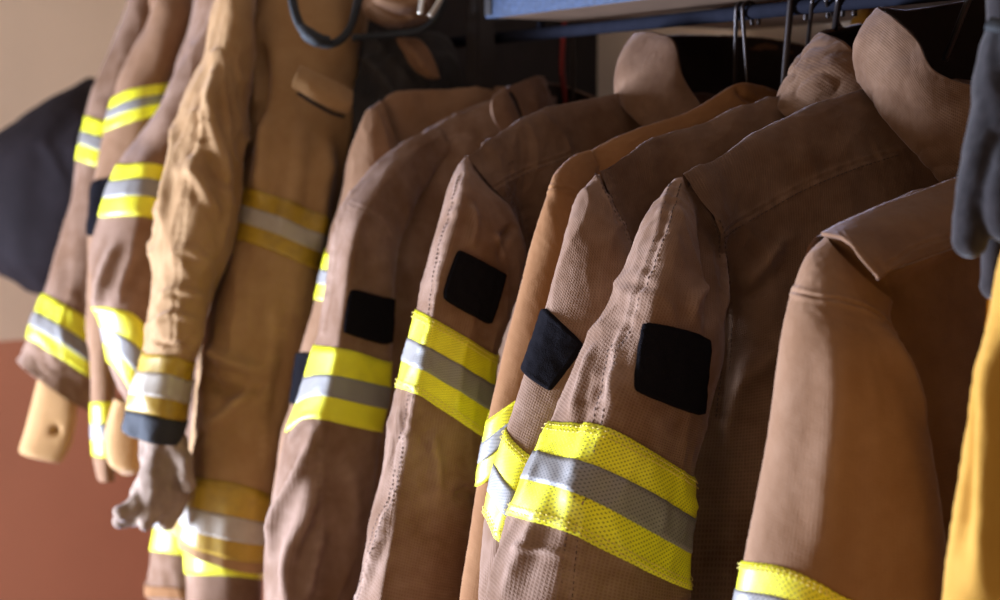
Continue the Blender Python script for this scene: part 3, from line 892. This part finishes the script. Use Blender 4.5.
# ---------- brown jacket with smooth sleeve (J5)
th = Thing('turnout_jacket', 'faded brown jacket with square flat patch and rumpled pale lower sleeve', 'jacket')
body = Surf(drape(
    [(376, 182, 1.775), (400, 156, 1.79), (428, 132, 1.81), (465, 112, 1.83), (505, 100, 1.85), (560, 105, 1.89), (640, 120, 1.94)],
    [(370, 880, 1.80), (400, 880, 1.81), (435, 880, 1.83), (475, 880, 1.85), (520, 880, 1.88), (575, 880, 1.91), (650, 880, 1.96)],
    .016, .03), False, amp=.003, crease=.0015, seed=18)
body.seam([(430, 150), (455, 140), (490, 132)], .0012, .003, .001)
th.part('jacket_body', surf_mesh(body, M['brown_mid'], .0034))
sl = Surf(tube([
    (440, 128, 452, 150, 1.80, .006),
    (412, 138, 432, 178, 1.78, .018),
    (385, 155, 412, 212, 1.758, .032),
    (364, 176, 399, 246, 1.738, .043),
    (345, 203, 393, 280, 1.725, .050),
    (335, 235, 391, 305, 1.720, .052),
    (327, 285, 390, 335, 1.715, .052),
    (316, 345, 389, 368, 1.710, .052),
    (303, 390, 387, 402, 1.706, .052),
    (289, 432, 381, 436, 1.702, .052),
    (280, 470, 374, 480, 1.700, .052),
    (268, 520, 366, 530, 1.698, .052),
    (262, 560, 358, 570, 1.696, .052),
    (261, 620, 350, 630, 1.696, .052),
    (262, 800, 345, 810, 1.696, .048)], 28, keel=.5), True, amp=.0040, crease=.0034, seed=19, axis=(.1, 0, 1))
sm = stitched_seam(th, sl, [(348, 192), (336, 235), (330, 290), (322, 345), (319, 400), (317, 460), (318, 520), (315, 600)], .0022, .004, .002, rows=())
sl.seam([(350, 203), (366, 209), (383, 221), (392, 240)], .0014, .003, .001)
sl.fold([(316, 430), (300, 470), (280, 510), (268, 560)], .009, .009)
sl.fold([(316, 475), (305, 520), (290, 550), (282, 600)], .009, .008)
sl.fold([(308, 440), (292, 480), (275, 510)], -.006, .006)
sl.fold([(322, 530), (313, 560), (305, 600)], .007, .006)
sl.fold([(316, 420), (305, 425), (290, 445)], .004, .004)
sl.fold([(345, 460), (352, 500), (350, 540)], .003, .010)
th.part('sleeve', surf_mesh(sl, M['brown_mid'], .003))
band(th, sl, [(316, 346), (330, 347), (350, 350), (370, 356), (389, 363)], [(289, 433), (303, 424), (318, 419), (345, 425), (382, 433)])
th.part('fastener_patch', quadpatch(sl, [(348, 289), (390, 297), (389, 345), (341, 333)], M['velcro'], .004), label='flat square black patch')
collar(th, [
    (600, 100, 1.97, 600, 130, 1.97), (565, 86, 1.95, 565, 125, 1.95), (548, 82, 1.91, 552, 122, 1.90), (538, 76, 1.865, 545, 125, 1.865), (522, 82, 1.825, 532, 130, 1.825),
    (507, 88, 1.795, 517, 130, 1.795), (494, 97, 1.785, 500, 130, 1.785)], M['brown_mid'], 20,
    folds=[([(508, 90), (515, 100), (523, 120)], -.004, .004)])
th.done()

# ---------- dull brown jacket behind it (J6)
th = Thing('turnout_jacket', 'rosy brown jacket mostly hidden behind the square patch jacket, dark patch low', 'jacket')
body = Surf(drape(
    [(376, 112, 1.86), (392, 94, 1.87), (430, 90, 1.89), (470, 88, 1.91), (500, 85, 1.94), (530, 90, 1.98)],
    [(352, 880, 1.88), (380, 880, 1.89), (420, 880, 1.91), (460, 880, 1.93), (500, 880, 1.96), (540, 880, 2.0)],
    .01, .018), False, amp=.003, crease=.001, seed=22)
body.fold([(385, 100), (392, 130), (398, 160)], -.004, .005)
th.part('jacket_body', surf_mesh(body, M['rose_brown'], .004))
sl = Surf(tube([
    (380, 100, 400, 150, 1.86, .020),
    (368, 112, 398, 180, 1.85, .030),
    (357, 145, 395, 220, 1.845, .034),
    (344, 195, 385, 260, 1.84, .036),
    (328, 250, 370, 300, 1.84, .036),
    (316, 303, 360, 340, 1.835, .036),
    (302, 350, 350, 370, 1.835, .036),
    (292, 400, 340, 410, 1.83, .036),
    (279, 440, 332, 450, 1.83, .036),
    (272, 520, 325, 530, 1.83, .036),
    (274, 640, 325, 650, 1.83, .034)]), True, amp=.004, crease=.0035, seed=23)
th.part('sleeve', surf_mesh(sl, M['rose_brown'], .0034))
band(th, sl, [(328, 254), (345, 256), (370, 262)], [(317, 300), (335, 304), (360, 312)])
th.part('fastener_patch', quadpatch(sl, [(300, 352), (345, 360), (335, 405), (291, 405)], M['velcro'], .004))
th.done()

# ---------- old tan coat facing the camera (J7)
th = Thing('turnout_coat', 'old tan coat with grimy yellow bands across chest and hem', 'coat')
cb = Surf(tube([
    (300, -90, 330, -90, 2.10, .02),
    (262, -72, 362, -60, 2.08, .04),
    (232, -40, 372, -30, 2.06, .07),
    (232, 10, 368, 20, 2.04, .085),
    (238, 70, 362, 85, 2.02, .090),
    (240, 130, 350, 145, 2.00, .095),
    (232, 185, 338, 215, 1.99, .095),
    (225, 240, 328, 265, 1.98, .095),
    (212, 310, 318, 330, 1.97, .095),
    (200, 370, 304, 395, 1.97, .095),
    (192, 425, 292, 450, 1.97, .095),
    (184, 478, 281, 498, 1.96, .095),
    (178, 512, 276, 533, 1.96, .095),
    (175, 534, 272, 562, 1.96, .093)], flat=.8), True, amp=.005, crease=.0032, seed=25, stretch=3)
cb.seam([(262, 470), (268, 400), (285, 330)], .001, .003, .001)
cb.seam([(243, 20), (252, 80), (250, 140)], .002, .004, .002)
for pts, a, w_ in [([(258, 40), (262, 90), (250, 150)], -.012, .010), ([(300, 120), (296, 180), (275, 240)], .006, .018), ([(330, 140), (322, 200), (318, 250)], .010, .012),
                   ([(268, 110), (262, 160), (258, 200)], .010, .012), ([(212, 350), (235, 362), (265, 372)], .012, .008), ([(205, 380), (230, 392), (268, 385)], -.010, .008), ([(205, 430), (235, 405), (255, 380)], .012, .008),
                   ([(265, 300), (275, 340), (270, 380)], .005, .014), ([(198, 445), (215, 420), (240, 400)], -.004, .006), ([(285, 330), (280, 380), (270, 440)], -.006, .012)]:
    cb.fold(pts, a, w_)
th.part('coat_body', surf_mesh(cb, M['tan'], .0032))
band(th, cb, [(232, 184), (256, 190), (285, 199), (312, 211), (335, 224)], [(226, 236), (250, 243), (275, 252), (300, 263), (326, 274)], 'old_yellow', 'old_silver', (.34, .68))
band(th, cb, [(186, 477), (210, 479), (235, 483), (262, 491), (280, 499)], 0.97, 'old_yellow', 'old_silver', (.34, .68))
# storm flap on the chest
K = [[at(300, 68, 1.880), at(318, 77, 1.874), at(338, 86, 1.880), at(351, 94, 1.890)],
     [at(296, 78, 1.868), at(314, 87, 1.862), at(334, 97, 1.868), at(350, 105, 1.880)],
     [at(293, 88, 1.868), at(310, 98, 1.862), at(330, 107, 1.868), at(347, 113, 1.880)]]
fs_ = Surf(K, False, amp=.001, crease=.0005, seed=26)
th.part('pocket_flap', surf_mesh(fs_, M['tan'], .0028), solid=.009)
th.part('flap_shadow_strip', wire_mesh([at(298, 93, 1.872), at(312, 102, 1.866), at(330, 112, 1.872), at(344, 117, 1.880)], .0026, M['dark_lining'], 8, 20), label='dark strip added as the shadow under the chest flap')  # dark strip modelled in as the flap's shadow, not a real opening
sl = Surf(tube([
    (228, -60, 262, -50, 1.99, .03),
    (214, 10, 252, 20, 1.95, .05),
    (200, 60, 250, 80, 1.93, .055),
    (184, 110, 245, 135, 1.92, .058),
    (171, 165, 240, 185, 1.91, .058),
    (161, 220, 230, 240, 1.90, .058),
    (152, 280, 215, 295, 1.90, .056),
    (146, 325, 203, 335, 1.89, .054),
    (143, 352, 194, 362, 1.89, .050),
    (134, 385, 190, 394, 1.885, .048),
    (129, 413, 184, 423, 1.885, .046),
    (125, 432, 178, 441, 1.885, .044)]), True, amp=.006, crease=.004, fs=1.2, seed=27, axis=(0, 0, 1), stretch=2)
sl.seam([(205, 100), (192, 170), (184, 230), (178, 290), (172, 340)], .002, .004, .002)
for pts, a, w_ in [([(160, 300), (180, 290), (205, 300)], .005, .006), ([(152, 325), (175, 315), (198, 325)], .005, .005), ([(150, 340), (172, 345), (195, 340)], -.004, .004),
                   ([(215, 60), (212, 110), (225, 170), (230, 210)], .009, .009), ([(190, 160), (205, 190), (220, 220)], .007, .008), ([(180, 120), (172, 180), (163, 240)], .006, .008),
                   ([(205, 150), (218, 175), (232, 190)], -.006, .007), ([(170, 260), (190, 250), (212, 265)], .005, .007), ([(200, 90), (195, 140), (186, 170)], -.005, .007)]:
    sl.fold(pts, a, w_)
th.part('sleeve', surf_mesh(sl, M['tan'], .0028))
band(th, sl, [(143, 354), (160, 355), (178, 358), (193, 363)], [(130, 411), (147, 414), (165, 418), (184, 422)], 'old_yellow', 'old_silver', (.3, .68))
vt, vb = edgefn(sl, [(130, 411), (147, 414), (165, 418), (184, 422)]), edgefn(sl, 0.995)
th.part('cuff', strip_mesh(sl, vt, vb, M['black_cuff'], .003, rows=6), label='black leather cuff')
th.done()

# ---------- coats in the far left corner
def sleeve_coat(label, m, bodyrows, sleeverows, bands, seed, patches=(), lower=None, bodybands=(), folds=(), cream=None):
    th = Thing('turnout_coat', label, 'coat')
    if bodyrows:
        b = Surf(tube(bodyrows, flat=.9), True, amp=.006, crease=.003, seed=seed + 50)
        th.part('coat_body', surf_mesh(b, M[m], .005))
        for t_, b_ in bodybands: band(th, b, t_, b_)
    s = Surf(tube(sleeverows), True, amp=.005, crease=.004, seed=seed)
    for f in folds: s.fold(*f)
    th.part('sleeve', surf_mesh(s, M[m], .004))
    for t_, b_ in bands: band(th, s, t_, b_)
    for p_ in patches: th.part('fastener_patch', quadpatch(s, p_, M['velcro'], .003))
    if cream: cream(th)
    th.done()
    return s

# J8 second from the tan coat
def cream8(th):
    pass
sleeve_coat('brown coat with a creased bright-edged sleeve right beside the old tan coat', 'brown_mid',
    [(225, -80, 290, -80, 2.26, .03), (205, -50, 300, -50, 2.24, .06), (196, 0, 300, 0, 2.22, .07), (180, 60, 290, 70, 2.2, .07), (164, 110, 285, 120, 2.19, .07), (160, 200, 280, 210, 2.19, .07), (168, 300, 275, 310, 2.19, .07), (182, 400, 270, 410, 2.19, .07), (186, 470, 265, 480, 2.19, .06)],
    [(208, -40, 236, -30, 2.14, .03), (196, 30, 232, 40, 2.12, .045), (170, 85, 215, 110, 2.10, .05), (142, 132, 190, 150, 2.09, .05), (118, 165, 172, 170, 2.08, .05), (101, 217, 166, 224, 2.07, .05), (90, 262, 160, 272, 2.07, .05), (96, 292, 160, 325, 2.06, .046), (104, 325, 156, 362, 2.06, .042), (109, 358, 150, 398, 2.06, .038), (118, 392, 142, 422, 2.06, .030)],
    [([(118, 164), (135, 163), (155, 164), (170, 167)], [(101, 217), (120, 216), (145, 217), (165, 222)]),
     ([(101, 306), (118, 309), (136, 316), (158, 345)], [(110, 362), (120, 374), (133, 395), (146, 409)])], 30,
    bodybands=[([(168, 98), (185, 98), (210, 100)], [(160, 152), (185, 152), (210, 152)])],
    folds=[([(118, 240), (105, 270), (100, 310)], .007, .008), ([(140, 240), (125, 280), (118, 310)], .006, .008), ([(160, 200), (135, 260), (125, 300)], -.004, .007)])
# J9
sleeve_coat('rosy coat in the left corner with tilted shoulder band and a dark side patch', 'rose_brown',
    [(160, -80, 230, -80, 2.42, .03), (148, -30, 235, -30, 2.40, .05), (150, 30, 220, 40, 2.38, .06), (140, 120, 200, 130, 2.37, .06), (130, 220, 195, 230, 2.36, .06), (128, 330, 190, 330, 2.36, .05), (140, 440, 190, 440, 2.36, .04)],
    [(158, -30, 190, -30, 2.31, .03), (148, 20, 195, 20, 2.29, .045), (130, 60, 185, 55, 2.28, .05), (114, 100, 170, 84, 2.27, .05), (106, 132, 165, 118, 2.26, .05), (98, 165, 158, 160, 2.25, .05), (90, 210, 145, 212, 2.24, .048), (87, 270, 130, 275, 2.23, .044), (88, 330, 122, 335, 2.22, .04), (91, 402, 118, 402, 2.21, .034), (95, 456, 117, 456, 2.21, .03), (99, 478, 116, 478, 2.21, .028)],
    [([(114, 99), (130, 92), (150, 86), (169, 82)], [(106, 132), (122, 126), (142, 120), (163, 114)]),
     ([(91, 403), (100, 402), (110, 402), (118, 403)], [(95, 455), (103, 457), (110, 457), (117, 456)])], 31,
    patches=[[(92, 182), (120, 172), (118, 232), (89, 238)]])
# J10
s10 = sleeve_coat('leftmost coat by the painted wall, sleeve with two yellow bands', 'brown_mid',
    [(140, -80, 190, -80, 2.6, .02), (128, -20, 195, -20, 2.58, .04), (128, 40, 190, 40, 2.56, .05), (112, 120, 160, 120, 2.55, .05), (105, 230, 150, 230, 2.55, .04), (108, 350, 150, 350, 2.55, .04)],
    [(140, -30, 160, -30, 2.47, .02), (122, 20, 158, 30, 2.46, .03), (104, 60, 146, 75, 2.45, .04), (90, 115, 128, 128, 2.44, .045), (79, 162, 118, 175, 2.43, .048), (66, 220, 112, 235, 2.42, .05), (50, 280, 106, 305, 2.41, .052), (36, 320, 100, 355, 2.40, .052), (26, 345, 96, 385, 2.40, .05), (18, 362, 92, 412, 2.39, .046)],
    [([(90, 117), (103, 121), (115, 125), (127, 129)], [(79, 160), (92, 165), (105, 169), (117, 173)]),
     ([(44, 293), (60, 302), (75, 311), (104, 328)], [(30, 338), (50, 350), (70, 363), (97, 384)])], 32)

# wristlets and glove hanging from the cuffs
def wristlet(label, rows, seed, m='cream', hole=None):
    th = Thing('knit_wristlet', label, 'wristlet')
    s = Surf(tube(rows, flat=.8), True, amp=.002, crease=.001, seed=seed)
    if hole: s.fold([(hole[0] - 3, hole[1] - 3), hole, (hole[0] + 3, hole[1] - 1)], -.012, .006)
    th.part('knit_tube', surf_mesh(s, M[m], .003))
    if hole:
        h = s.pick([hole])
        P, _ = s.pos(h[:, 0], h[:, 1], .001)
        n = s.nrm(h[:, 0], h[:, 1])[0]
        a = np.arange(13) / 12 * 2 * math.pi
        rr = np.cross(n, Z); rr /= np.linalg.norm(rr); r2 = np.cross(n, rr)
        ring = [P[0] + n * .004 + rr * math.cos(x) * .007 + r2 * math.sin(x) * .009 for x in a]
        th.part('thumb_hole_rim', wire_mesh(ring, .0022, M['thread_dark'], 6, 30), label='dark rim of the thumb hole')
    th.done()
wristlet('cream knit wristlet with a thumb hole poking from the leftmost sleeve', [(40, 372, 78, 392, 2.39, .02), (36, 385, 78, 402, 2.39, .022), (30, 408, 77, 420, 2.39, .022), (24, 432, 72, 444, 2.39, .022), (19, 450, 62, 462, 2.39, .020), (24, 455, 58, 461, 2.39, .006)], 40, hole=(56, 430))
wristlet('cream puffy wristlet hanging below the second coat cuff', [(113, 398, 142, 404, 2.12, .018), (107, 420, 145, 424, 2.12, .024), (104, 440, 143, 446, 2.12, .026), (108, 462, 140, 466, 2.12, .022), (122, 474, 136, 474, 2.12, .006)], 41)

def remesh_glove(name, label, m, chains, vox=.0022, parts=(), crumple=.0035):
    """palm and fingers grown as one skin: chains of (point, radius)"""
    V = []; F = []
    ico = bmesh.new(); bmesh.ops.create_icosphere(ico, subdivisions=2, radius=1)
    iv = np.array([v.co[:] for v in ico.verts]); ifc = [[v.index for v in f.verts] for f in ico.faces]; ico.free()
    for ch in chains:
        P = smooth3([c[0] for c in ch], 22); r = np.interp(np.linspace(0, 1, 22), np.linspace(0, 1, len(ch)), [c[1] for c in ch])
        for p_, q_ in zip(P, r):
            o = len(V); V.extend((iv * q_ + p_).tolist()); F.extend([[i + o for i in f] for f in ifc])
    th = Thing(name, label, 'glove')
    o = th.part('glove_shell', mesh('glove', V, F, m))
    rm = o.modifiers.new('skin', 'REMESH'); rm.mode = 'VOXEL'; rm.voxel_size = vox; rm.use_smooth_shade = True
    tx = bpy.data.textures.new('crumple', 'CLOUDS'); tx.noise_scale = .028; tx.noise_depth = 2
    dp = o.modifiers.new('crumple', 'DISPLACE'); dp.texture = tx; dp.texture_coords = 'LOCAL'; dp.strength = crumple; dp.mid_level = .5
    sm_ = o.modifiers.new('soften', 'SMOOTH'); sm_.factor = .6; sm_.iterations = 5
    for n_, me_, l_ in parts: th.part(n_, me_, label=l_)
    return th.done()

A = lambda x, y, z: at(x, y, z)
# pale work glove tucked under the black cuff
remesh_glove('work_glove', 'pale grimy leather glove dangling under the black cuff of the tan coat', M['glove_hide'], [
    [(A(165, 436, 1.89), .026), (A(166, 460, 1.885), .030), (A(160, 485, 1.88), .030), (A(152, 503, 1.88), .024)],
    [(A(152, 440, 1.895), .016), (A(152, 470, 1.89), .018), (A(140, 495, 1.885), .016)],
    [(A(160, 485, 1.88), .020), (A(140, 500, 1.87), .015), (A(124, 512, 1.865), .013)],
    [(A(160, 495, 1.88), .017), (A(145, 514, 1.88), .014), (A(122, 521, 1.88), .011)],
    [(A(168, 480, 1.875), .017), (A(160, 505, 1.87), .014), (A(146, 521, 1.865), .012)],
    [(A(176, 470, 1.885), .016), (A(178, 500, 1.88), .013), (A(168, 522, 1.88), .011)],
    [(A(176, 446, 1.87), .014), (A(184, 468, 1.86), .012), (A(188, 486, 1.86), .010)]], .0024, crumple=.012)
# grey gloves at the right edge
remesh_glove('leather_glove', 'dark grey suede glove hanging fingers down at the right edge', M['glove_grey'], [
    [(A(1006, -40, .965), .014), (A(1006, 5, .96), .013), (A(1005, 26, .96), .012)],
    [(A(1024, -40, .965), .022), (A(1022, 30, .96), .020), (A(1024, 60, .955), .024), (A(1030, 110, .95), .026), (A(1032, 140, .95), .024)],
    [(A(1003, 40, .958), .013), (A(1000, 90, .955), .019), (A(1004, 125, .95), .019)],
    [(A(993, 110, .952), .0150), (A(983, 155, .948), .0135), (A(974, 200, .945), .0130), (A(969, 240, .945), .0122)],
    [(A(1010, 130, .95), .0140), (A(1006, 175, .935), .0120), (A(1002, 210, .932), .0115), (A(1003, 226, .932), .0105)],
    [(A(1030, 140, .945), .0140), (A(1030, 190, .94), .0120), (A(1028, 236, .94), .0105)],
    [(A(1050, 130, .945), .0130), (A(1054, 180, .94), .0110), (A(1056, 220, .94), .0098)],
    [(A(1020, 130, .965), .0120), (A(1006, 190, .965), .0110), (A(998, 240, .965), .0105), (A(994, 286, .965), .0090)]], .0018,
    parts=[('wrist_strap', wire_mesh([A(989, 24, .945), A(1003, 26, .938), A(1030, 28, .93), A(1048, 24, .94)], .0035, M['strap'], 8, 30, flat=1.6), 'dark strap around the wrist')])

# mustard yellow coat at the right edge
th = Thing('rain_coat', 'mustard yellow coat sleeve at the right edge under the grey glove', 'coat')
s = Surf(tube([(1015, 225, 1110, 240, .93, .02), (1001, 262, 1115, 270, .92, .035), (992, 320, 1120, 330, .915, .04), (982, 380, 1120, 390, .91, .042), (969, 450, 1120, 460, .91, .043), (956, 520, 1120, 530, .905, .043), (944, 600, 1120, 605, .905, .043), (936, 720, 1115, 725, .905, .042), (930, 860, 1110, 865, .905, .04)]), True, amp=.0035, crease=.002, seed=44, stretch=5)
s.fold([(1000, 330), (992, 420), (985, 510), (980, 600)], .007, .007)
s.fold([(988, 380), (978, 460), (968, 560)], -.004, .006)
th.part('sleeve', surf_mesh(s, M['mustard'], .0028))
b = Surf(drape([(1010, 200, .98), (1060, 180, 1.0), (1120, 165, 1.02), (1180, 160, 1.04)], [(1010, 880, .99), (1060, 880, 1.0), (1120, 880, 1.02), (1190, 880, 1.04)], .01, .012), False, amp=.002, seed=45)
th.part('coat_body', surf_mesh(b, M['mustard'], .006))
th.done()
# mustard yellow collar tip among the hangers
th = Thing('yellow_hood', 'small mustard yellow cloth tip showing between two raised brown collars', 'hood')
s = Surf(tube([(874, -2, 882, 0, 1.62, .006), (864, 4, 892, 6, 1.62, .014), (856, 14, 896, 16, 1.61, .018), (850, 26, 898, 30, 1.61, .02), (848, 60, 900, 64, 1.61, .02), (846, 110, 900, 112, 1.61, .02)]), True, amp=.004, crease=.003, seed=46)
s.fold([(878, 0), (874, 14), (872, 26)], -.005, .004)
th.part('hood_cloth', surf_mesh(s, M['mustard'], .003)); th.done()

# coats low down between the tan coat and the wall
for lab, m, rows, bt, sd in [
    ('low brown coat hem with one bright yellow band below the old tan coat', 'brown_mid',
     [(192, 380, 268, 390, 2.10, .03), (188, 450, 266, 460, 2.09, .05), (186, 520, 262, 530, 2.08, .06), (186, 560, 262, 570, 2.08, .06), (186, 620, 262, 625, 2.08, .06), (186, 720, 262, 725, 2.08, .055)],
     ([(186, 533), (210, 535), (235, 537), (262, 541)], [(186, 574), (210, 575), (235, 576), (262, 580)]), 60),
    ('lowest far coat hem with yellow band and orange edge against the red-brown wall', 'brown_mid',
     [(172, 380, 205, 385, 2.25, .02), (168, 470, 205, 475, 2.24, .03), (160, 520, 205, 525, 2.24, .035), (157, 550, 205, 555, 2.24, .04), (153, 580, 205, 585, 2.24, .04), (151, 598, 205, 603, 2.24, .04)],
     ([(159, 516), (170, 517), (190, 520), (205, 522)], [(157, 551), (170, 553), (190, 556), (205, 558)]), 61)]:
    th = Thing('turnout_coat', lab, 'coat')
    s = Surf(tube(rows), True, amp=.005, crease=.003, seed=sd)
    th.part('coat_body', surf_mesh(s, M[m], .004))
    if sd == 60: band(th, s, *bt, split=(0.0, .42))
    else:
        band(th, s, *bt, split=(.0, .3))
        v0, v1 = edgefn(s, [(153, 586), (170, 587), (205, 590)]), edgefn(s, [(151, 597), (170, 598), (205, 602)])
        th.part('hem_trim', strip_mesh(s, v0, v1, M['orange_tan'], .003, rows=4), label='orange hem trim')
    th.done()

# navy round bag on the end wall
th = Thing('navy_bag', 'navy blue round-topped soft bag hung on the beige end wall', 'bag')
s = Surf(tube([(88, 76, 118, 84, 2.95, .02), (52, 94, 125, 120, 2.92, .06), (18, 120, 130, 150, 2.90, .09), (-14, 152, 132, 180, 2.89, .10), (-30, 190, 128, 210, 2.89, .105), (-34, 225, 118, 240, 2.89, .10), (-24, 256, 100, 264, 2.90, .09), (-2, 276, 80, 282, 2.92, .06), (25, 290, 56, 292, 2.95, .02)]), True, amp=.008, crease=.004, fs=.6, seed=47)
s.seam([(0, 250), (30, 262), (60, 262)], .003, .005, .002)
th.part('bag_shell', surf_mesh(s, M['navy'], .005))
hk = at(104, 60, 3.0)
th.part('hanging_loop', wire_mesh([at(112, 92, 2.96), at(118, 80, 3.0), at(126, 74, 3.14), at(124, 82, 3.05), at(122, 94, 2.96)], .004, M['strap'], 8, 30))
th.done()

# ---------- gear between the tan coat and the divider
th = Thing('charcoal_jacket', 'dark charcoal jacket crumpled behind the old tan coat', 'jacket')
s = Surf(tube([(380, 34, 440, 30, 2.02, .02), (360, 44, 452, 48, 2.0, .04), (353, 80, 455, 85, 1.98, .05), (350, 120, 450, 125, 1.97, .05), (343, 160, 445, 165, 1.97, .045), (335, 200, 440, 205, 1.97, .04), (332, 320, 420, 325, 1.97, .035)]), True, amp=.006, crease=.006, seed=48)
for pts, a, w_ in [([(372, 40), (395, 60), (415, 85)], .007, .005), ([(362, 55), (385, 80), (400, 105)], .006, .006), ([(380, 45), (402, 66), (425, 90)], -.006, .005)]: s.fold(pts, a, w_)
th.part('jacket_body', surf_mesh(s, M['charcoal'], .0032)); th.done()
th = Thing('protective_hood', 'small rosy-brown cloth hood bunched above the charcoal jacket', 'hood')
s = Surf(tube([(362, -60, 430, -60, 1.96, .03), (362, -15, 432, -12, 1.94, .045), (366, 5, 430, 8, 1.93, .045), (380, 20, 424, 20, 1.93, .035), (394, 27, 416, 26, 1.93, .018), (402, 30, 408, 29, 1.93, .004)]), True, amp=.008, crease=.008, seed=49, axis=(1, 0, .3))
s.fold([(372, 0), (390, 14), (412, 20)], -.007, .004); s.fold([(372, -6), (396, 4), (424, 4)], .008, .005)
th.part('hood_cloth', surf_mesh(s, M['rose_brown'], .003)); th.done()
th = Thing('cloth_flap', 'small folded brown cloth corner lying on the charcoal jacket', 'cloth')
s = Surf(tube([(396, 38, 402, 37, 1.925, .004), (396, 42, 418, 40, 1.92, .006), (404, 54, 428, 50, 1.915, .008), (412, 66, 436, 64, 1.915, .010), (424, 76, 440, 76, 1.915, .008), (432, 80, 440, 79, 1.92, .003)], flat=1.5), True, amp=.003, crease=.004, seed=50)
s.fold([(404, 42), (416, 56), (428, 72)], .005, .004)
th.part('folded_cloth', surf_mesh(s, M['brown_warm'], .0024)); th.done()
# black chin strap loop
th = Thing('helmet_strap', 'black strap loop with a padded buckle in front of the tan coat', 'strap')
th.part('webbing', wire_mesh([at(290, -60, 1.84), at(291, -20, 1.84), at(294, 8, 1.83), at(303, 30, 1.825), at(320, 43, 1.82), at(337, 42, 1.82), at(350, 28, 1.825), at(357, 5, 1.83), at(362, -20, 1.84), at(366, -60, 1.84)], .0045, M['strap'], 10, 80, flat=1.3))
th.part('strap_pad', wire_mesh([at(301, 26, 1.815), at(308, 34, 1.81), at(318, 40, 1.808), at(330, 41, 1.81)], [.005, .009, .009, .006], M['strap'], 10, 24))
th.done()
th = Thing('helmet_strap', 'thin black strap running above the charcoal jacket', 'strap')
th.part('webbing', wire_mesh([at(352, 38, 1.90), at(375, 36, 1.90), at(400, 33, 1.895), at(425, 28, 1.89), at(440, 10, 1.89), at(450, -30, 1.89)], .0045, M['strap'], 8, 50)); th.done()
for lab, p_ in (('left of two pale buckle tongues above the charcoal jacket', [(424, -20), (422, 0), (420, 14)]), ('right slanting pale buckle tongue above the charcoal jacket', [(446, -20), (440, 0), (430, 17)])):
    th = Thing('buckle_tongue', lab, 'buckle')
    th.part('metal_tongue', wire_mesh([at(x, y, 1.87) for x, y in p_], .0035, M['buckle'], 8, 12, flat=.5)); th.done()
# red hanging cord
th = Thing('cord', 'red cord hanging from the shelf before the dark partition', 'cord')
th.part('red_cord', wire_mesh([at(565, 14, 1.93), at(563, 40, 1.93), at(562, 70, 1.93), at(565, 98, 1.93), at(566, 150, 1.93)], .0035, M['red'], 8, 30)); th.done()
th = Thing('cord', 'dark cord hanging just right of the red cord', 'cord')
th.part('dark_cord', wire_mesh([at(573, 14, 1.94), at(572, 40, 1.94), at(573, 70, 1.94), at(571, 150, 1.94)], .003, M['wire'], 8, 30)); th.done()

# ------------------------------------------------------------------ hangers
def hanger(label, shoulder, hookpath, r=.0022):
    th = Thing('coat_hanger', label, 'hanger')
    th.part('hook', wire_mesh(hookpath, r, M['wire'], 8, 50))
    a, b = hookpath[0], shoulder
    c = hookpath[0]
    c = c - Z * .02; mir = c + N * .16 - Z * .08; near = c - N * .07 - Z * .06
    th.part('shoulder_bar', wire_mesh([near, c - N * .04 - Z * .03, c, c + N * .06 - Z * .03, mir], .0045, M['wire'], 8, 40))
    th.done()
def hk(px, py, zz, t, lean=0.0):
    """wire hook from the neck of a garment up and over the rail at t"""
    c = rail(t, .03, 1.727); neck = at(px, py, zz)
    a = neck
    up = c - N * .010 + Z * .0
    return [a, a * .5 + up * .5, up, c - N * .008 + Z * .008 + D * 0, c + Z * .0105, c + N * .010 + Z * .004, c + N * .012 - Z * .012]
hanger('thin hanger hook over the raised collar of the curled patch jacket', None, hk(734, 100, 1.60, .245))
hanger('thin hanger hook slanting just right of the first over the same collar', None, hk(748, 90, 1.57, .235))
hanger('thick dark hanger hook in front of the long dark collar opening', None, hk(783, 90, 1.50, .165), .0035)
hanger('curved hanger hook beside the second raised collar', None, hk(806, 60, 1.56, .135))
hanger('hanger hook rising between the two raised brown collars', None, hk(832, 50, 1.50, .10), .003)
hanger('hanger hook behind the small yellow cloth tip', None, hk(848, 40, 1.56, .115))
hanger('hanger hook rising out of the large front collar', None, hk(945, 60, 1.34, -.06), .003)
